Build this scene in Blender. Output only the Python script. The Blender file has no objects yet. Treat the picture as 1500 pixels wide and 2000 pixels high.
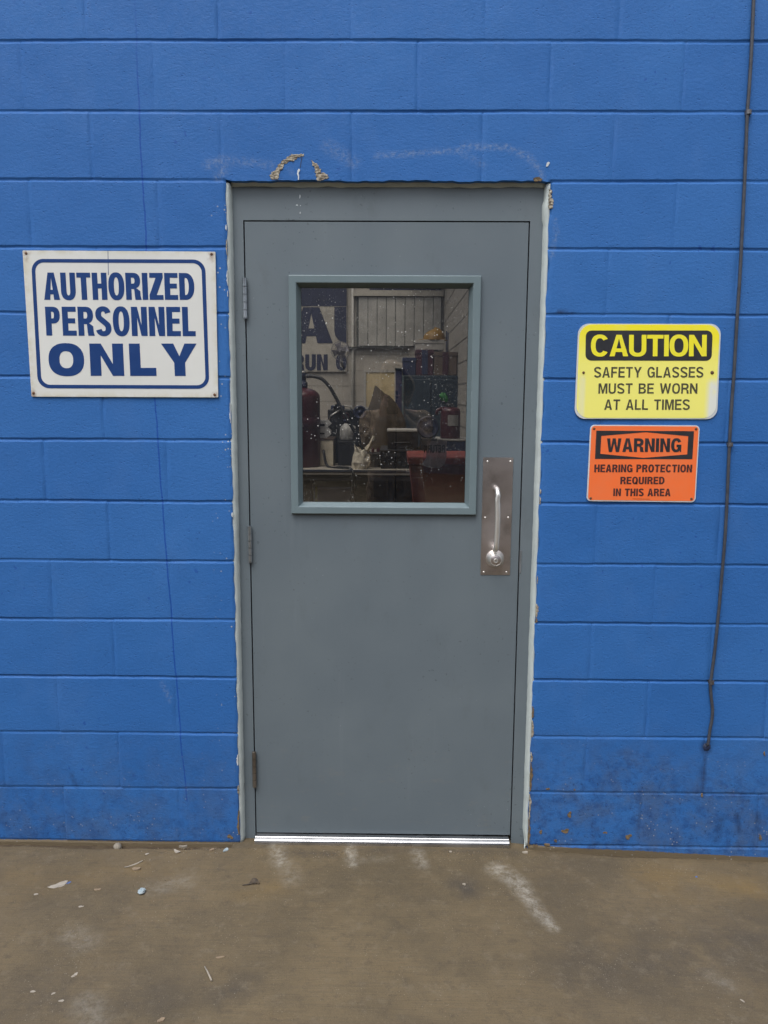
import bpy, bmesh, math, random
import numpy as np
from mathutils import Vector, Matrix, noise as mnoise
from mathutils.geometry import tessellate_polygon

S = bpy.context.scene
COL = S.collection
random.seed(7)
R = math.radians

# ------------------------------------------------------------------ camera
F_PX = 1548.467
PITCH, YAW, ROLL = -0.14784, -0.009689, 0.005255
CAM = np.array([0.022777, -2.603858, 1.576503])
_fw = np.array([math.sin(YAW)*math.cos(PITCH), math.cos(YAW)*math.cos(PITCH), math.sin(PITCH)])
_rt = np.cross(_fw, [0, 0, 1]); _rt /= np.linalg.norm(_rt)
_up = np.cross(_rt, _fw)
_r2 = _rt*math.cos(ROLL) + _up*math.sin(ROLL)
_u2 = -_rt*math.sin(ROLL) + _up*math.cos(ROLL)
cd = bpy.data.cameras.new('camera')
cd.sensor_fit = 'VERTICAL'; cd.sensor_height = 24.0; cd.lens = 24.0*F_PX/2000.0
cd.clip_start = 0.02; cd.clip_end = 500
co = bpy.data.objects.new('camera', cd); COL.objects.link(co)
m = Matrix.Identity(4)
for i in range(3):
    m[i][0] = _r2[i]; m[i][1] = _u2[i]; m[i][2] = -_fw[i]; m[i][3] = CAM[i]
co.matrix_world = m
S.camera = co

def at(px, py, y=0.0):
    """world X, Z of a photograph pixel on the vertical plane at depth y"""
    d = _fw + (px-750)/F_PX*_r2 - (py-1000)/F_PX*_u2
    t = (y-CAM[1])/d[1]
    return float(CAM[0]+d[0]*t), float(CAM[2]+d[2]*t)

def at3(px, py, y=0.0):
    x, z = at(px, py, y); return (x, y, z)

def floor_z(x):
    return float(np.interp(x, [-.5, .40, .56, 1.36, 3.0], [-.003, -.006, -.020, -.0538, -.10]))

def onfloor(px, py):
    d = _fw + (px-750)/F_PX*_r2 - (py-1000)/F_PX*_u2
    z = 0.0
    for _ in range(4):
        t = (z-CAM[2])/d[2]; z = floor_z(CAM[0]+d[0]*t)
    p = CAM + d*t
    return float(p[0]), float(p[1]), float(z)

# ------------------------------------------------------------------ light: bright overcast
W = bpy.data.worlds.new('World'); S.world = W; W.use_nodes = True
wn = W.node_tree.nodes; wl = W.node_tree.links
for n in list(wn): wn.remove(n)
SUN_EL, SUN_AZ = 62.0, 208.0          # azimuth the light comes from (180 = from behind the camera)
sky = wn.new('ShaderNodeTexSky'); sky.sky_type = 'NISHITA'; sky.sun_disc = False
sky.sun_elevation = R(SUN_EL); sky.sun_rotation = R(SUN_AZ)
sky.air_density = 1.0; sky.dust_density = 3.0
hs = wn.new('ShaderNodeHueSaturation'); hs.inputs['Saturation'].default_value = 0.32
bgn = wn.new('ShaderNodeBackground'); bgn.inputs['Strength'].default_value = 0.15
wo = wn.new('ShaderNodeOutputWorld')
wl.new(sky.outputs[0], hs.inputs['Color']); wl.new(hs.outputs[0], bgn.inputs[0]); wl.new(bgn.outputs[0], wo.inputs[0])
sl = bpy.data.lights.new('sun', 'SUN'); sl.energy = 0.8; sl.angle = R(34); sl.color = (1.0, 0.98, 0.95)
so = bpy.data.objects.new('sun', sl); COL.objects.link(so)
az = R(SUN_AZ)
sdir = Vector((math.sin(az)*math.cos(R(SUN_EL)), math.cos(az)*math.cos(R(SUN_EL)), math.sin(R(SUN_EL))))
so.rotation_euler = sdir.to_track_quat('Z', 'Y').to_euler(); so.location = (0, -6, 8)
S.view_settings.view_transform = 'Standard'; S.view_settings.look = 'None'
S.view_settings.gamma = 1.0; S.view_settings.exposure = 0.78
S.cycles.max_bounces = 8; S.cycles.diffuse_bounces = 4; S.cycles.transparent_max_bounces = 12
S.cycles.caustics_reflective = False; S.cycles.caustics_refractive = False
S.cycles.use_denoising = True

# ------------------------------------------------------------------ materials
def srgb(r, g, b):
    f = lambda c: (c/255/12.92 if c/255 <= 0.04045 else ((c/255+0.055)/1.055)**2.4)
    return (f(r), f(g), f(b), 1.0)

class NT:
    def __init__(s, name):
        s.m = bpy.data.materials.new(name); s.m.use_nodes = True
        s.t = s.m.node_tree; s.N = s.t.nodes; s.b = s.N['Principled BSDF']
        s.co = s.N.new('ShaderNodeTexCoord').outputs['Object']
    def set(s, sock, v):
        if isinstance(v, (int, float)): sock.default_value = v
        elif isinstance(v, (tuple, list)): sock.default_value = v
        else: s.t.links.new(v, sock)
    def mapping(s, scale, loc=(0, 0, 0)):
        n = s.N.new('ShaderNodeMapping'); s.t.links.new(s.co, n.inputs[0])
        n.inputs['Scale'].default_value = scale; n.inputs['Location'].default_value = loc
        return n.outputs[0]
    def noise(s, scale, detail=4, rough=0.6, vec=None, dist=0):
        n = s.N.new('ShaderNodeTexNoise'); s.set(n.inputs['Vector'], vec or s.co)
        n.inputs['Scale'].default_value = scale; n.inputs['Detail'].default_value = detail
        n.inputs['Roughness'].default_value = rough; n.inputs['Distortion'].default_value = dist
        return n.outputs[0]
    def voro(s, scale, vec=None, out='Distance', rnd=1.0):
        n = s.N.new('ShaderNodeTexVoronoi'); s.set(n.inputs['Vector'], vec or s.co)
        n.inputs['Scale'].default_value = scale; n.inputs['Randomness'].default_value = rnd
        return n.outputs[out]
    def ramp(s, fac, a, b, lo=0.0, hi=1.0):
        n = s.N.new('ShaderNodeMapRange'); n.interpolation_type = 'SMOOTHSTEP'; n.clamp = True
        s.set(n.inputs['Value'], fac)
        for k, v in zip(('From Min', 'From Max', 'To Min', 'To Max'), (a, b, lo, hi)): n.inputs[k].default_value = v
        if a > b:
            n.inputs['From Min'].default_value = b; n.inputs['From Max'].default_value = a
            n.inputs['To Min'].default_value = hi; n.inputs['To Max'].default_value = lo
        return n.outputs[0]
    def math(s, op, a, b=0.0):
        n = s.N.new('ShaderNodeMath'); n.operation = op; s.set(n.inputs[0], a); s.set(n.inputs[1], b)
        return n.outputs[0]
    def mul(s, *a):
        r = a[0]
        for x in a[1:]: r = s.math('MULTIPLY', r, x)
        return r
    def mix(s, fac, a, b):
        n = s.N.new('ShaderNodeMix'); n.data_type = 'RGBA'
        s.set(n.inputs[0], fac); s.set(n.inputs[6], a); s.set(n.inputs[7], b)
        return n.outputs[2]
    def attr(s, name):
        n = s.N.new('ShaderNodeAttribute'); n.attribute_name = name; return n.outputs['Fac']
    def xyz(s):
        n = s.N.new('ShaderNodeSeparateXYZ'); s.t.links.new(s.co, n.inputs[0]); return n.outputs
    def bump(s, h, strength=0.3, dist=0.002, prev=None):
        n = s.N.new('ShaderNodeBump'); n.inputs['Strength'].default_value = strength
        n.inputs['Distance'].default_value = dist; s.set(n.inputs['Height'], h)
        if prev is not None: s.t.links.new(prev, n.inputs['Normal'])
        return n.outputs[0]
    def out(s, color=None, rough=None, metal=None, normal=None, spec=None):
        b = s.b
        if color is not None: s.set(b.inputs['Base Color'], color)
        if rough is not None: s.set(b.inputs['Roughness'], rough)
        if metal is not None: s.set(b.inputs['Metallic'], metal)
        if spec is not None: b.inputs['Specular IOR Level'].default_value = spec
        if normal is not None: s.t.links.new(normal, b.inputs['Normal'])
        return s.m

def basic(name, c1, c2=None, rough=0.5, metal=0.0, scale=8, bump=0.15, bscale=120, spec=0.5):
    n = NT(name)
    c2 = c2 or tuple(x*0.75 for x in c1[:3])+(1.0,)
    c = n.mix(n.ramp(n.noise(scale, 5, 0.65), 0.35, 0.68), c1, c2)
    nb = n.bump(n.noise(bscale, 3), bump, 0.001)
    return n.out(c, rough, metal, nb, spec)

def wall_mat():
    n = NT('painted_block')
    x, y, z = n.xyz()
    base = n.mix(n.ramp(n.noise(1.3, 3), 0.35, 0.65), (0.031, 0.137, 0.405, 1), (0.037, 0.152, 0.43, 1))
    # grain of the rolled paint
    base = n.mix(n.ramp(n.noise(150, 4, 0.75), 0.40, 0.72, 0, 0.30), base, (0.018, 0.096, 0.32, 1))
    base = n.mix(n.ramp(n.noise(420, 2, 0.7), 0.60, 0.75, 0, 0.20), base, (0.07, 0.20, 0.49, 1))
    base = n.mix(n.ramp(n.attr('tone'), 0.0, 1.0, 0.0, 0.22), base, (0.018, 0.104, 0.35, 1))
    base = n.mix(n.mul(n.ramp(n.noise(5, 5, 0.65, n.mapping((1, 1, 0.6))), 0.48, 0.72), 0.22), base, (0.065, 0.17, 0.42, 1))
    pit = n.mul(n.ramp(n.voro(70, n.mapping((1, 1, 1.4))), 0.10, 0.24, 1, 0), n.ramp(n.noise(16, 3), 0.45, 0.62))
    base = n.mix(n.mul(pit, 0.35), base, (0.014, 0.065, 0.25, 1))
    # small dark touched-in spots
    sp = n.mul(n.ramp(n.noise(42, 2, 0.5), 0.665, 0.71), n.ramp(n.noise(2.6, 2), 0.50, 0.62))
    base = n.mix(n.mul(sp, 0.7), base, (0.016, 0.075, 0.32, 1))
    # thin dark drip run down the left part
    zz = n.math('SUBTRACT', 2.6117, z)
    wob = n.math('MULTIPLY', n.math('SUBTRACT', n.noise(4.0, 3, 0.6, n.mapping((0.0, 0.0, 1.0))), 0.5), 0.022)
    xl = n.math('ADD', n.math('ADD', -0.768, n.mul(n.math('POWER', n.math('MAXIMUM', zz, 0.0), 1.8), 0.0154)), wob)
    dx = n.math('ABSOLUTE', n.math('SUBTRACT', x, xl))
    drip = n.mul(n.ramp(dx, 0.0012, 0.0036, 1, 0), n.ramp(z, 0.15, 0.155), n.ramp(z, 2.95, 2.3), n.ramp(n.noise(45, 2), 0.15, 0.5, 0.35, 1))
    base = n.mix(n.mul(drip, 0.92), base, (0.010, 0.070, 0.33, 1))
    # dirt splashed on the lowest blocks
    d = n.attr('dirt')
    d1 = n.mul(d, n.ramp(n.noise(9, 6, 0.7), 0.38, 0.66))
    base = n.mix(n.mul(d1, 0.55), base, (0.075, 0.105, 0.17, 1))
    d2 = n.mul(d, n.ramp(n.noise(70, 4, 0.7), 0.56, 0.68))
    base = n.mix(n.mul(d2, 0.6), base, (0.016, 0.036, 0.10, 1))
    d4 = n.mul(d, n.ramp(n.noise(22, 6, 0.75), 0.45, 0.66))
    base = n.mix(n.mul(d4, 0.62), base, (0.016, 0.055, 0.19, 1))
    d3 = n.ramp(n.math('ADD', n.mul(n.noise(55, 5, 0.75), 0.7), n.attr('mud')), 0.78, 0.98)
    base = n.mix(d3, base, (0.150, 0.118, 0.075, 1))
    # pale rubbed marks
    s_ = n.mul(n.attr('scuff'), n.ramp(n.noise(80, 6, 0.75), 0.38, 0.72))
    base = n.mix(n.mul(s_, 0.42), base, (0.36, 0.40, 0.42, 1))
    st = n.attr('stain')
    base = n.mix(n.mul(st, n.ramp(n.noise(30, 5, 0.7), 0.3, 0.6, 0.2, 0.85)), base, (0.018, 0.040, 0.11, 1))
    # tiny chips showing the block
    ch = n.mul(n.attr('flake'), n.ramp(n.voro(55), 0.13, 0.17, 1, 0), n.ramp(n.noise(9, 2), 0.48, 0.56))
    base = n.mix(ch, base, (0.42, 0.42, 0.40, 1))
    nb = n.bump(n.noise(75, 5, 0.74, n.mapping((1, 1, 1.5))), 0.5, 0.0032)
    nb = n.bump(n.math('SUBTRACT', 1.0, pit), 0.5, 0.0016, nb)
    nb = n.bump(n.noise(260, 3, 0.7), 0.30, 0.0012, nb)
    return n.out(base, n.ramp(n.noise(40, 3), 0.3, 0.7, 0.5, 0.68), 0, nb, 0.24)

def concrete_mat():
    n = NT('worn_concrete')
    x, y, z = n.xyz()
    c = n.mix(n.ramp(n.noise(2.2, 6, 0.62), 0.34, 0.66), (0.156, 0.117, 0.066, 1), (0.102, 0.079, 0.048, 1))
    c = n.mix(n.ramp(n.noise(5.5, 6, 0.7, n.mapping((1, 1, 1), (4, 1, 0))), 0.48, 0.72, 0, 0.7), c, (0.145, 0.106, 0.058, 1))
    c = n.mix(n.mul(n.attr('ochre'), n.ramp(n.noise(7, 5), 0.3, 0.65)), c, (0.19, 0.128, 0.052, 1))
    c = n.mix(n.mul(n.attr('dark'), n.ramp(n.noise(12, 6, 0.7), 0.30, 0.62)), c, (0.058, 0.050, 0.042, 1))
    c = n.mix(n.ramp(n.noise(28, 5, 0.75), 0.48, 0.75, 0, 0.55), c, (0.068, 0.054, 0.038, 1))
    broom = n.noise(190, 3, 0.7, n.mapping((0.035, 1, 1)))
    c = n.mix(n.ramp(broom, 0.42, 0.68, 0, 0.30), c, (0.080, 0.066, 0.046, 1))
    c = n.mix(n.ramp(n.noise(330, 3, 0.8), 0.54, 0.70, 0, 0.6), c, (0.21, 0.165, 0.105, 1))
    c = n.mix(n.ramp(n.noise(240, 3, 0.8, n.mapping((1, 1, 1), (9, 2, 0))), 0.57, 0.70, 0, 0.6), c, (0.050, 0.042, 0.030, 1))
    st = n.mul(n.attr('streak'), n.ramp(n.noise(38, 8, 0.82), 0.36, 0.68))
    c = n.mix(n.mul(st, 0.68), c, (0.42, 0.395, 0.34, 1))
    c = n.mix(n.mul(n.attr('gap'), n.ramp(n.noise(14, 5, 0.7), 0.25, 0.6, 0.45, 0.95)), c, (0.060, 0.042, 0.026, 1))
    fl = n.mul(n.ramp(n.voro(95), 0.10, 0.15, 1, 0), n.ramp(n.noise(6, 3), 0.50, 0.60))
    c = n.mix(n.mul(fl, 0.45), c, (0.38, 0.34, 0.27, 1))
    c = n.mix(n.ramp(n.noise(17, 7, 0.8, n.mapping((1, 1, 1), (0, 7, 0))), 0.52, 0.70, 0, 0.5), c, (0.185, 0.152, 0.105, 1))
    pk = n.mul(n.ramp(n.voro(130), 0.10, 0.2, 1, 0), n.ramp(n.noise(11, 3), 0.46, 0.62))
    c = n.mix(n.mul(pk, 0.55), c, (0.038, 0.031, 0.024, 1))
    nb = n.bump(broom, 0.3, 0.003)
    nb = n.bump(n.noise(170, 4, 0.75), 0.45, 0.0025, nb)
    return n.out(c, n.ramp(n.noise(8, 4), 0.3, 0.7, 0.62, 0.86), 0, nb, 0.35)

def door_mat(name, c1, c2):
    n = NT(name)
    x, y, z = n.xyz()
    c = n.mix(n.ramp(n.noise(2.4, 5, 0.6), 0.33, 0.67), c1, c2)
    c = n.mix(n.ramp(n.noise(3.0, 4, 0.7, n.mapping((6, 1, 0.5))), 0.58, 0.8, 0, 0.12), c, (0.26, 0.29, 0.31, 1))
    sp = n.mul(n.ramp(n.noise(85, 2, 0.5), 0.66, 0.72), n.ramp(n.noise(3.6, 2), 0.44, 0.6))
    c = n.mix(n.mul(sp, 0.5), c, (0.05, 0.065, 0.07, 1))
    sm = n.mul(n.ramp(n.noise(4.5, 6, 0.7, n.mapping((1.6, 1, 0.8), (2, 0, 5))), 0.55, 0.72), 0.25)
    c = n.mix(sm, c, (0.085, 0.10, 0.108, 1))
    kick = n.mul(n.ramp(z, 0.5, 0.15), n.ramp(n.noise(13, 5, 0.75, n.mapping((1, 1, 3))), 0.56, 0.7), 0.35)
    c = n.mix(kick, c, (0.19, 0.19, 0.18, 1))
    lt = n.mul(n.ramp(n.voro(48), 0.045, 0.075, 1, 0), n.ramp(n.noise(5, 2), 0.55, 0.65))
    c = n.mix(n.mul(lt, 0.5), c, (0.45, 0.47, 0.47, 1))
    nb = n.bump(n.noise(11, 2), 0.10, 0.004)
    nb = n.bump(n.noise(240, 2, 0.5), 0.10, 0.0008, nb)
    return n.out(c, n.ramp(n.noise(5, 4), 0.3, 0.7, 0.36, 0.5), 0, nb, 0.45)

def glass_mat():
    n = NT('window_glass'); N, L = n.N, n.t.links
    N.remove(n.b)
    tr = N.new('ShaderNodeBsdfTransparent'); tr.inputs[0].default_value = (0.86, 0.85, 0.82, 1)
    gl = N.new('ShaderNodeBsdfGlossy'); gl.inputs['Roughness'].default_value = 0.0
    lw = N.new('ShaderNodeFresnel'); lw.inputs[0].default_value = 1.55
    f = n.math('MINIMUM', n.mul(lw.outputs[0], 2.6), 1.0)
    mx = N.new('ShaderNodeMixShader'); L.new(f, mx.inputs[0]); L.new(tr.outputs[0], mx.inputs[1]); L.new(gl.outputs[0], mx.inputs[2])
    # dried spots and dust on the outside, thickest in the upper left corner
    x, y, z = n.xyz()
    dens = n.ramp(n.math('SUBTRACT', z, n.mul(x, 0.6)), 1.45, 2.0, 0.0, 0.10)
    nn = n.noise(5, 3)
    s1 = n.mul(n.ramp(n.voro(66), 0.085, 0.15, 1, 0), n.ramp(n.math('ADD', nn, dens), 0.49, 0.58))
    s2 = n.mul(n.ramp(n.voro(150), 0.12, 0.2, 1, 0), n.ramp(n.math('ADD', n.noise(8, 3), dens), 0.54, 0.64), 0.5)
    sm = n.mul(n.ramp(n.noise(14, 6, 0.75, n.mapping((1, 1, 2.2))), 0.60, 0.76), 0.022)
    dirt = n.math('MINIMUM', n.math('ADD', n.math('MAXIMUM', s1, s2), n.math('ADD', sm, 0.005)), 0.9)
    df = N.new('ShaderNodeBsdfDiffuse'); df.inputs[0].default_value = (0.62, 0.62, 0.60, 1)
    m2 = N.new('ShaderNodeMixShader'); L.new(dirt, m2.inputs[0]); L.new(mx.outputs[0], m2.inputs[1]); L.new(df.outputs[0], m2.inputs[2])
    L.new(m2.outputs[0], N['Material Output'].inputs[0])
    return n.m

def steel_mat(name, c, rough, dirty=0.4, brush=(60, 60, 1)):
    n = NT(name)
    cc = n.mix(n.ramp(n.noise(9, 5, 0.7), 0.42, 0.72, 0, dirty), c, tuple(v*0.45 for v in c[:3])+(1,))
    sp = n.mul(n.ramp(n.voro(70), 0.07, 0.11, 1, 0), n.ramp(n.noise(7, 2), 0.5, 0.6))
    cc = n.mix(n.mul(sp, 0.6), cc, (0.5, 0.5, 0.5, 1))
    nb = n.bump(n.noise(14, 3, 0.6, n.mapping(brush)), 0.05, 0.001)
    return n.out(cc, n.ramp(n.noise(6, 4), 0.3, 0.7, rough*0.85, rough*1.25), 1.0, nb)

def sign_white():
    n = NT('weathered_white_plate')
    c = n.mix(n.ramp(n.noise(3, 4), 0.35, 0.7), (0.66, 0.67, 0.645, 1), (0.72, 0.73, 0.70, 1))
    c = n.mix(n.ramp(n.noise(11, 6, 0.7, n.mapping((2, 1, 0.5))), 0.56, 0.8, 0, 0.3), c, (0.55, 0.54, 0.46, 1))
    e = n.mul(n.attr('edge'), n.ramp(n.noise(20, 5, 0.7), 0.35, 0.65))
    c = n.mix(n.mul(e, 0.55), c, (0.50, 0.46, 0.30, 1))
    c = n.mix(n.mul(n.attr('rust'), n.ramp(n.noise(60, 4), 0.3, 0.6)), c, (0.20, 0.085, 0.03, 1))
    return n.out(c, 0.42, 0, n.bump(n.noise(20, 2), 0.06, 0.002), 0.4)

def sign_yellow():
    n = NT('faded_yellow_plate')
    x, y, z = n.xyz()
    f = n.ramp(z, 1.78, 1.66)                    # bleached lower half
    c = n.mix(n.mul(f, 0.9), (0.90, 0.80, 0.030, 1), (0.90, 0.86, 0.22, 1))
    c = n.mix(n.ramp(n.noise(9, 4), 0.4, 0.7, 0, 0.25), c, (0.83, 0.80, 0.22, 1))
    w = n.attr('bleach')
    c = n.mix(n.mul(w, n.ramp(n.noise(25, 4), 0.2, 0.5, 0.6, 1)), c, (0.74, 0.76, 0.70, 1))
    return n.out(c, 0.4, 0, n.bump(n.noise(20, 2), 0.05, 0.002), 0.4)

M = {}
M['wall'] = wall_mat()
M['concrete'] = concrete_mat()
M['leaf'] = door_mat('grey_door_enamel', (0.127, 0.158, 0.182, 1), (0.140, 0.172, 0.194, 1))
M['frame'] = door_mat('grey_frame_enamel', (0.133, 0.165, 0.188, 1), (0.149, 0.181, 0.203, 1))
M['lite'] = basic('window_trim_enamel', (0.158, 0.210, 0.230, 1), (0.145, 0.196, 0.215, 1), 0.38, 0, 6, 0.05)
M['glass'] = glass_mat()
M['plate'] = steel_mat('dull_plate_steel', (0.58, 0.53, 0.52, 1), 0.36, 0.55)
M['handle'] = steel_mat('satin_nickel', (0.84, 0.82, 0.78, 1), 0.40, 0.08)
M['hinge'] = steel_mat('hinge_steel', (0.42, 0.46, 0.50, 1), 0.42, 0.5)
M['rusthinge'] = steel_mat('tarnished_steel', (0.25, 0.22, 0.19, 1), 0.5, 0.5)
M['alu'] = steel_mat('bright_aluminium', (0.62, 0.62, 0.63, 1), 0.27, 0.5, (1, 60, 60))
M['caulk'] = basic('grey_sealant', (0.50, 0.56, 0.55, 1), (0.43, 0.48, 0.48, 1), 0.6, 0, 14, 0.3, 60)
M['mortar'] = basic('bare_block', (0.44, 0.40, 0.32, 1), (0.16, 0.13, 0.10, 1), 0.9, 0, 95, 1.0, 160)
M['ochremortar'] = basic('bare_ochre_block', (0.20, 0.14, 0.075, 1), (0.10, 0.075, 0.045, 1), 0.9, 0, 70, 0.8, 130)
M['sealant_white'] = basic('white_paint_run', (0.62, 0.66, 0.68, 1), None, 0.5)
M['signwhite'] = sign_white()
M['navy'] = basic('navy_print', (0.012, 0.046, 0.175, 1), (0.016, 0.054, 0.19, 1), 0.5, 0, 20, 0.03, spec=.2)
M['yellow'] = sign_yellow()
M['plateedge'] = basic('pale_plate_edge', (0.62, 0.66, 0.68, 1), (0.55, 0.58, 0.60, 1), 0.45)
M['blackprint'] = basic('black_print', (0.020, 0.021, 0.026, 1), (0.030, 0.031, 0.037, 1), 0.45, 0, 20, 0.03)
M['fadedprint'] = basic('faded_black_print', (0.060, 0.058, 0.035, 1), (0.085, 0.08, 0.045, 1), 0.5, 0, 30, 0.03)
M['orange'] = basic('orange_print', (0.92, 0.175, 0.042, 1), (0.87, 0.19, 0.06, 1), 0.42, 0, 9, 0.05, 20)
M['maroonprint'] = basic('dark_brown_print', (0.055, 0.020, 0.022, 1), (0.07, 0.022, 0.02, 1), 0.5, 0, 20, 0.03)
M['cautionyellow'] = basic('bright_yellow_print', (0.88, 0.80, 0.03, 1), (0.85, 0.78, 0.05, 1), 0.42, 0, 9, 0.03)
M['rust'] = basic('rusty_screw', (0.085, 0.045, 0.028, 1), (0.16, 0.07, 0.03, 1), 0.8, 0, 90, 0.6)
M['cable'] = basic('grey_cable_sheath', (0.060, 0.066, 0.082, 1), (0.038, 0.042, 0.055, 1), 0.5, 0, 30, 0.2)
M['cabledark'] = basic('dark_cable_sealant', (0.018, 0.035, 0.10, 1), (0.02, 0.03, 0.06, 1), 0.7, 0, 40, 0.5)
M['clip'] = basic('cable_clip_metal', (0.16, 0.16, 0.17, 1), (0.09, 0.07, 0.06, 1), 0.5, 0.6, 40)
M['dark'] = basic('dark_gap', (0.010, 0.010, 0.014, 1), None, 0.8)

# ------------------------------------------------------------------ mesh helpers
WL = {}          # world location of every object with children (no rotations are used on parents)

def tag(o, label=None, cat=None, group=None, kind=None):
    if label: o['label'] = label
    if cat: o['category'] = cat
    if group: o['group'] = group
    if kind: o['kind'] = kind
    return o

def empty(name, loc, label, cat, group=None):
    o = bpy.data.objects.new(name, None); COL.objects.link(o)
    o.location = loc; o.empty_display_size = 0.1
    WL[o.name] = Vector(loc)
    return tag(o, label, cat, group)

def link(name, me, mat=None, parent=None, smooth=False):
    o = bpy.data.objects.new(name, me); COL.objects.link(o)
    if mat is not None: me.materials.append(mat)
    if smooth:
        me.polygons.foreach_set('use_smooth', [True]*len(me.polygons))
    if parent is not None:
        o.parent = parent
        o.matrix_parent_inverse = Matrix.Translation(-WL.get(parent.name, Vector((0, 0, 0))))
    return o

class MB:
    def __init__(s): s.v = []; s.f = []
    def add(s, v, f):
        k = len(s.v); s.v += [tuple(p) for p in v]; s.f += [tuple(i+k for i in q) for q in f]; return s
    def box(s, x0, x1, y0, y1, z0, z1, bevel=0.0, seg=2):
        bm = bmesh.new(); bmesh.ops.create_cube(bm, size=1)
        for v in bm.verts:
            v.co = ((x0+x1)/2+v.co.x*(x1-x0), (y0+y1)/2+v.co.y*(y1-y0), (z0+z1)/2+v.co.z*(z1-z0))
        if bevel: bmesh.ops.bevel(bm, geom=list(bm.edges), offset=bevel, segments=seg, profile=0.5, affect='EDGES')
        bm.verts.index_update()
        s.add([v.co[:] for v in bm.verts], [[v.index for v in f.verts] for f in bm.faces]); bm.free(); return s
    def tube(s, pts, r, n=12, cap=True, squash=1.0):
        pts = [Vector(p) for p in pts]; rs = r if isinstance(r, (list, tuple)) else [r]*len(pts)
        rings = []; ref = None
        for i, p in enumerate(pts):
            t = (pts[min(i+1, len(pts)-1)]-pts[max(i-1, 0)]).normalized()
            if ref is None: ref = Vector((0, 1, 0)) if abs(t.y) < 0.9 else Vector((1, 0, 0))
            a = t.cross(ref).normalized(); b = a.cross(t).normalized(); ref = b
            rings.append([p+(a*math.cos(2*math.pi*k/n)+b*math.sin(2*math.pi*k/n)*squash)*rs[i] for k in range(n)])
        v = [q for rg in rings for q in rg]; f = []
        for i in range(len(rings)-1):
            for k in range(n):
                f.append((i*n+k, i*n+(k+1) % n, (i+1)*n+(k+1) % n, (i+1)*n+k))
        if cap: f.append(tuple(range(n))[::-1]); f.append(tuple((len(rings)-1)*n+k for k in range(n)))
        return s.add(v, f)
    def lathe(s, c, axis, prof, n=32):
        """prof = [(radius, offset along axis)]"""
        ax = Vector(axis).normalized(); ref = Vector((0, 0, 1)) if abs(ax.z) < 0.9 else Vector((1, 0, 0))
        a = ax.cross(ref).normalized(); b = ax.cross(a)
        c = Vector(c); v = []; f = []
        for r, h in prof:
            for k in range(n):
                t = 2*math.pi*k/n; v.append(c+ax*h+(a*math.cos(t)+b*math.sin(t))*max(r, 1e-5))
        for i in range(len(prof)-1):
            for k in range(n): f.append((i*n+k, i*n+(k+1) % n, (i+1)*n+(k+1) % n, (i+1)*n+k))
        f.append(tuple(range(n))); f.append(tuple((len(prof)-1)*n+k for k in range(n)))
        return s.add(v, f)
    def mesh(s, name):
        me = bpy.data.meshes.new(name); me.from_pydata(s.v, [], s.f); 
        bm = bmesh.new(); bm.from_mesh(me); bmesh.ops.recalc_face_normals(bm, faces=bm.faces); bm.to_mesh(me); bm.free()
        return me
    def build(s, name, mat, parent=None, smooth=False):
        return link(name, s.mesh(name), mat, parent, smooth)

def auto_smooth(o, ang=40):
    me = o.data
    me.polygons.foreach_set('use_smooth', [True]*len(me.polygons))
    bm = bmesh.new(); bm.from_mesh(me)
    for e in bm.edges:
        e.smooth = not (len(e.link_faces) == 2 and e.calc_face_angle(0) > R(ang))
    bm.to_mesh(me); bm.free(); return o

def prism(loops, y0, y1):
    """loops: list of (outer, [holes]) of (x,z); extruded from y0 (front) to y1; returns MB"""
    mb = MB()
    for outer, holes in loops:
        lp = [[Vector((p[0], 0, p[1])) for p in q] for q in [outer]+list(holes)]
        flat = [p for q in lp for p in q]; n = len(flat)
        tri = tessellate_polygon(lp)
        v = [(p.x, y0, p.z) for p in flat]+[(p.x, y1, p.z) for p in flat]
        f = [tuple(t) for t in tri]+[tuple(i+n for i in t[::-1]) for t in tri]
        k = 0
        for q in lp:
            for i in range(len(q)):
                a, b = k+i, k+(i+1) % len(q); f.append((a, b, b+n, a+n))
            k += len(q)
        mb.add(v, f)
    return mb

def rrect(x0, x1, z0, z1, r, n=8):
    p = []
    for cx, cz, a in ((x1-r, z1-r, 0), (x0+r, z1-r, 90), (x0+r, z0+r, 180), (x1-r, z0+r, 270)):
        for k in range(n+1):
            t = R(a+90*k/n); p.append((cx+r*math.cos(t), cz+r*math.sin(t)))
    return p

def warp(quad, p):
    """quad = TL,TR,BR,BL world (x,z); p = unit u,v (v up)"""
    u, v = p; tl, tr, br, bl = quad
    return tuple((bl[i]*(1-u)+br[i]*u)*(1-v)+(tl[i]*(1-u)+tr[i]*u)*v for i in (0, 1))

def blob(cx, cz, rx, rz, n=14, jag=0.35, seed=0):
    rr = random.Random(seed); ph = [rr.uniform(0, 6.28) for _ in range(3)]
    out = []
    for k in range(n):
        t = 2*math.pi*k/n
        s = 1+jag*(0.5*math.sin(2*t+ph[0])+0.4*math.sin(3*t+ph[1])+rr.uniform(-.35, .35))
        out.append((cx+rx*s*math.cos(t), cz+rz*s*math.sin(t)))
    return out

def subdiv_noise(o, cuts=2, amp=0.001, scale=80):
    bm = bmesh.new(); bm.from_mesh(o.data)
    bmesh.ops.triangulate(bm, faces=bm.faces)
    bmesh.ops.subdivide_edges(bm, edges=bm.edges, cuts=cuts, use_grid_fill=True)
    for v in bm.verts:
        v.co += Vector((0, 0, 0)) + v.normal*amp*mnoise.noise(v.co*scale)
    bm.to_mesh(o.data); bm.free(); return o

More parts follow.
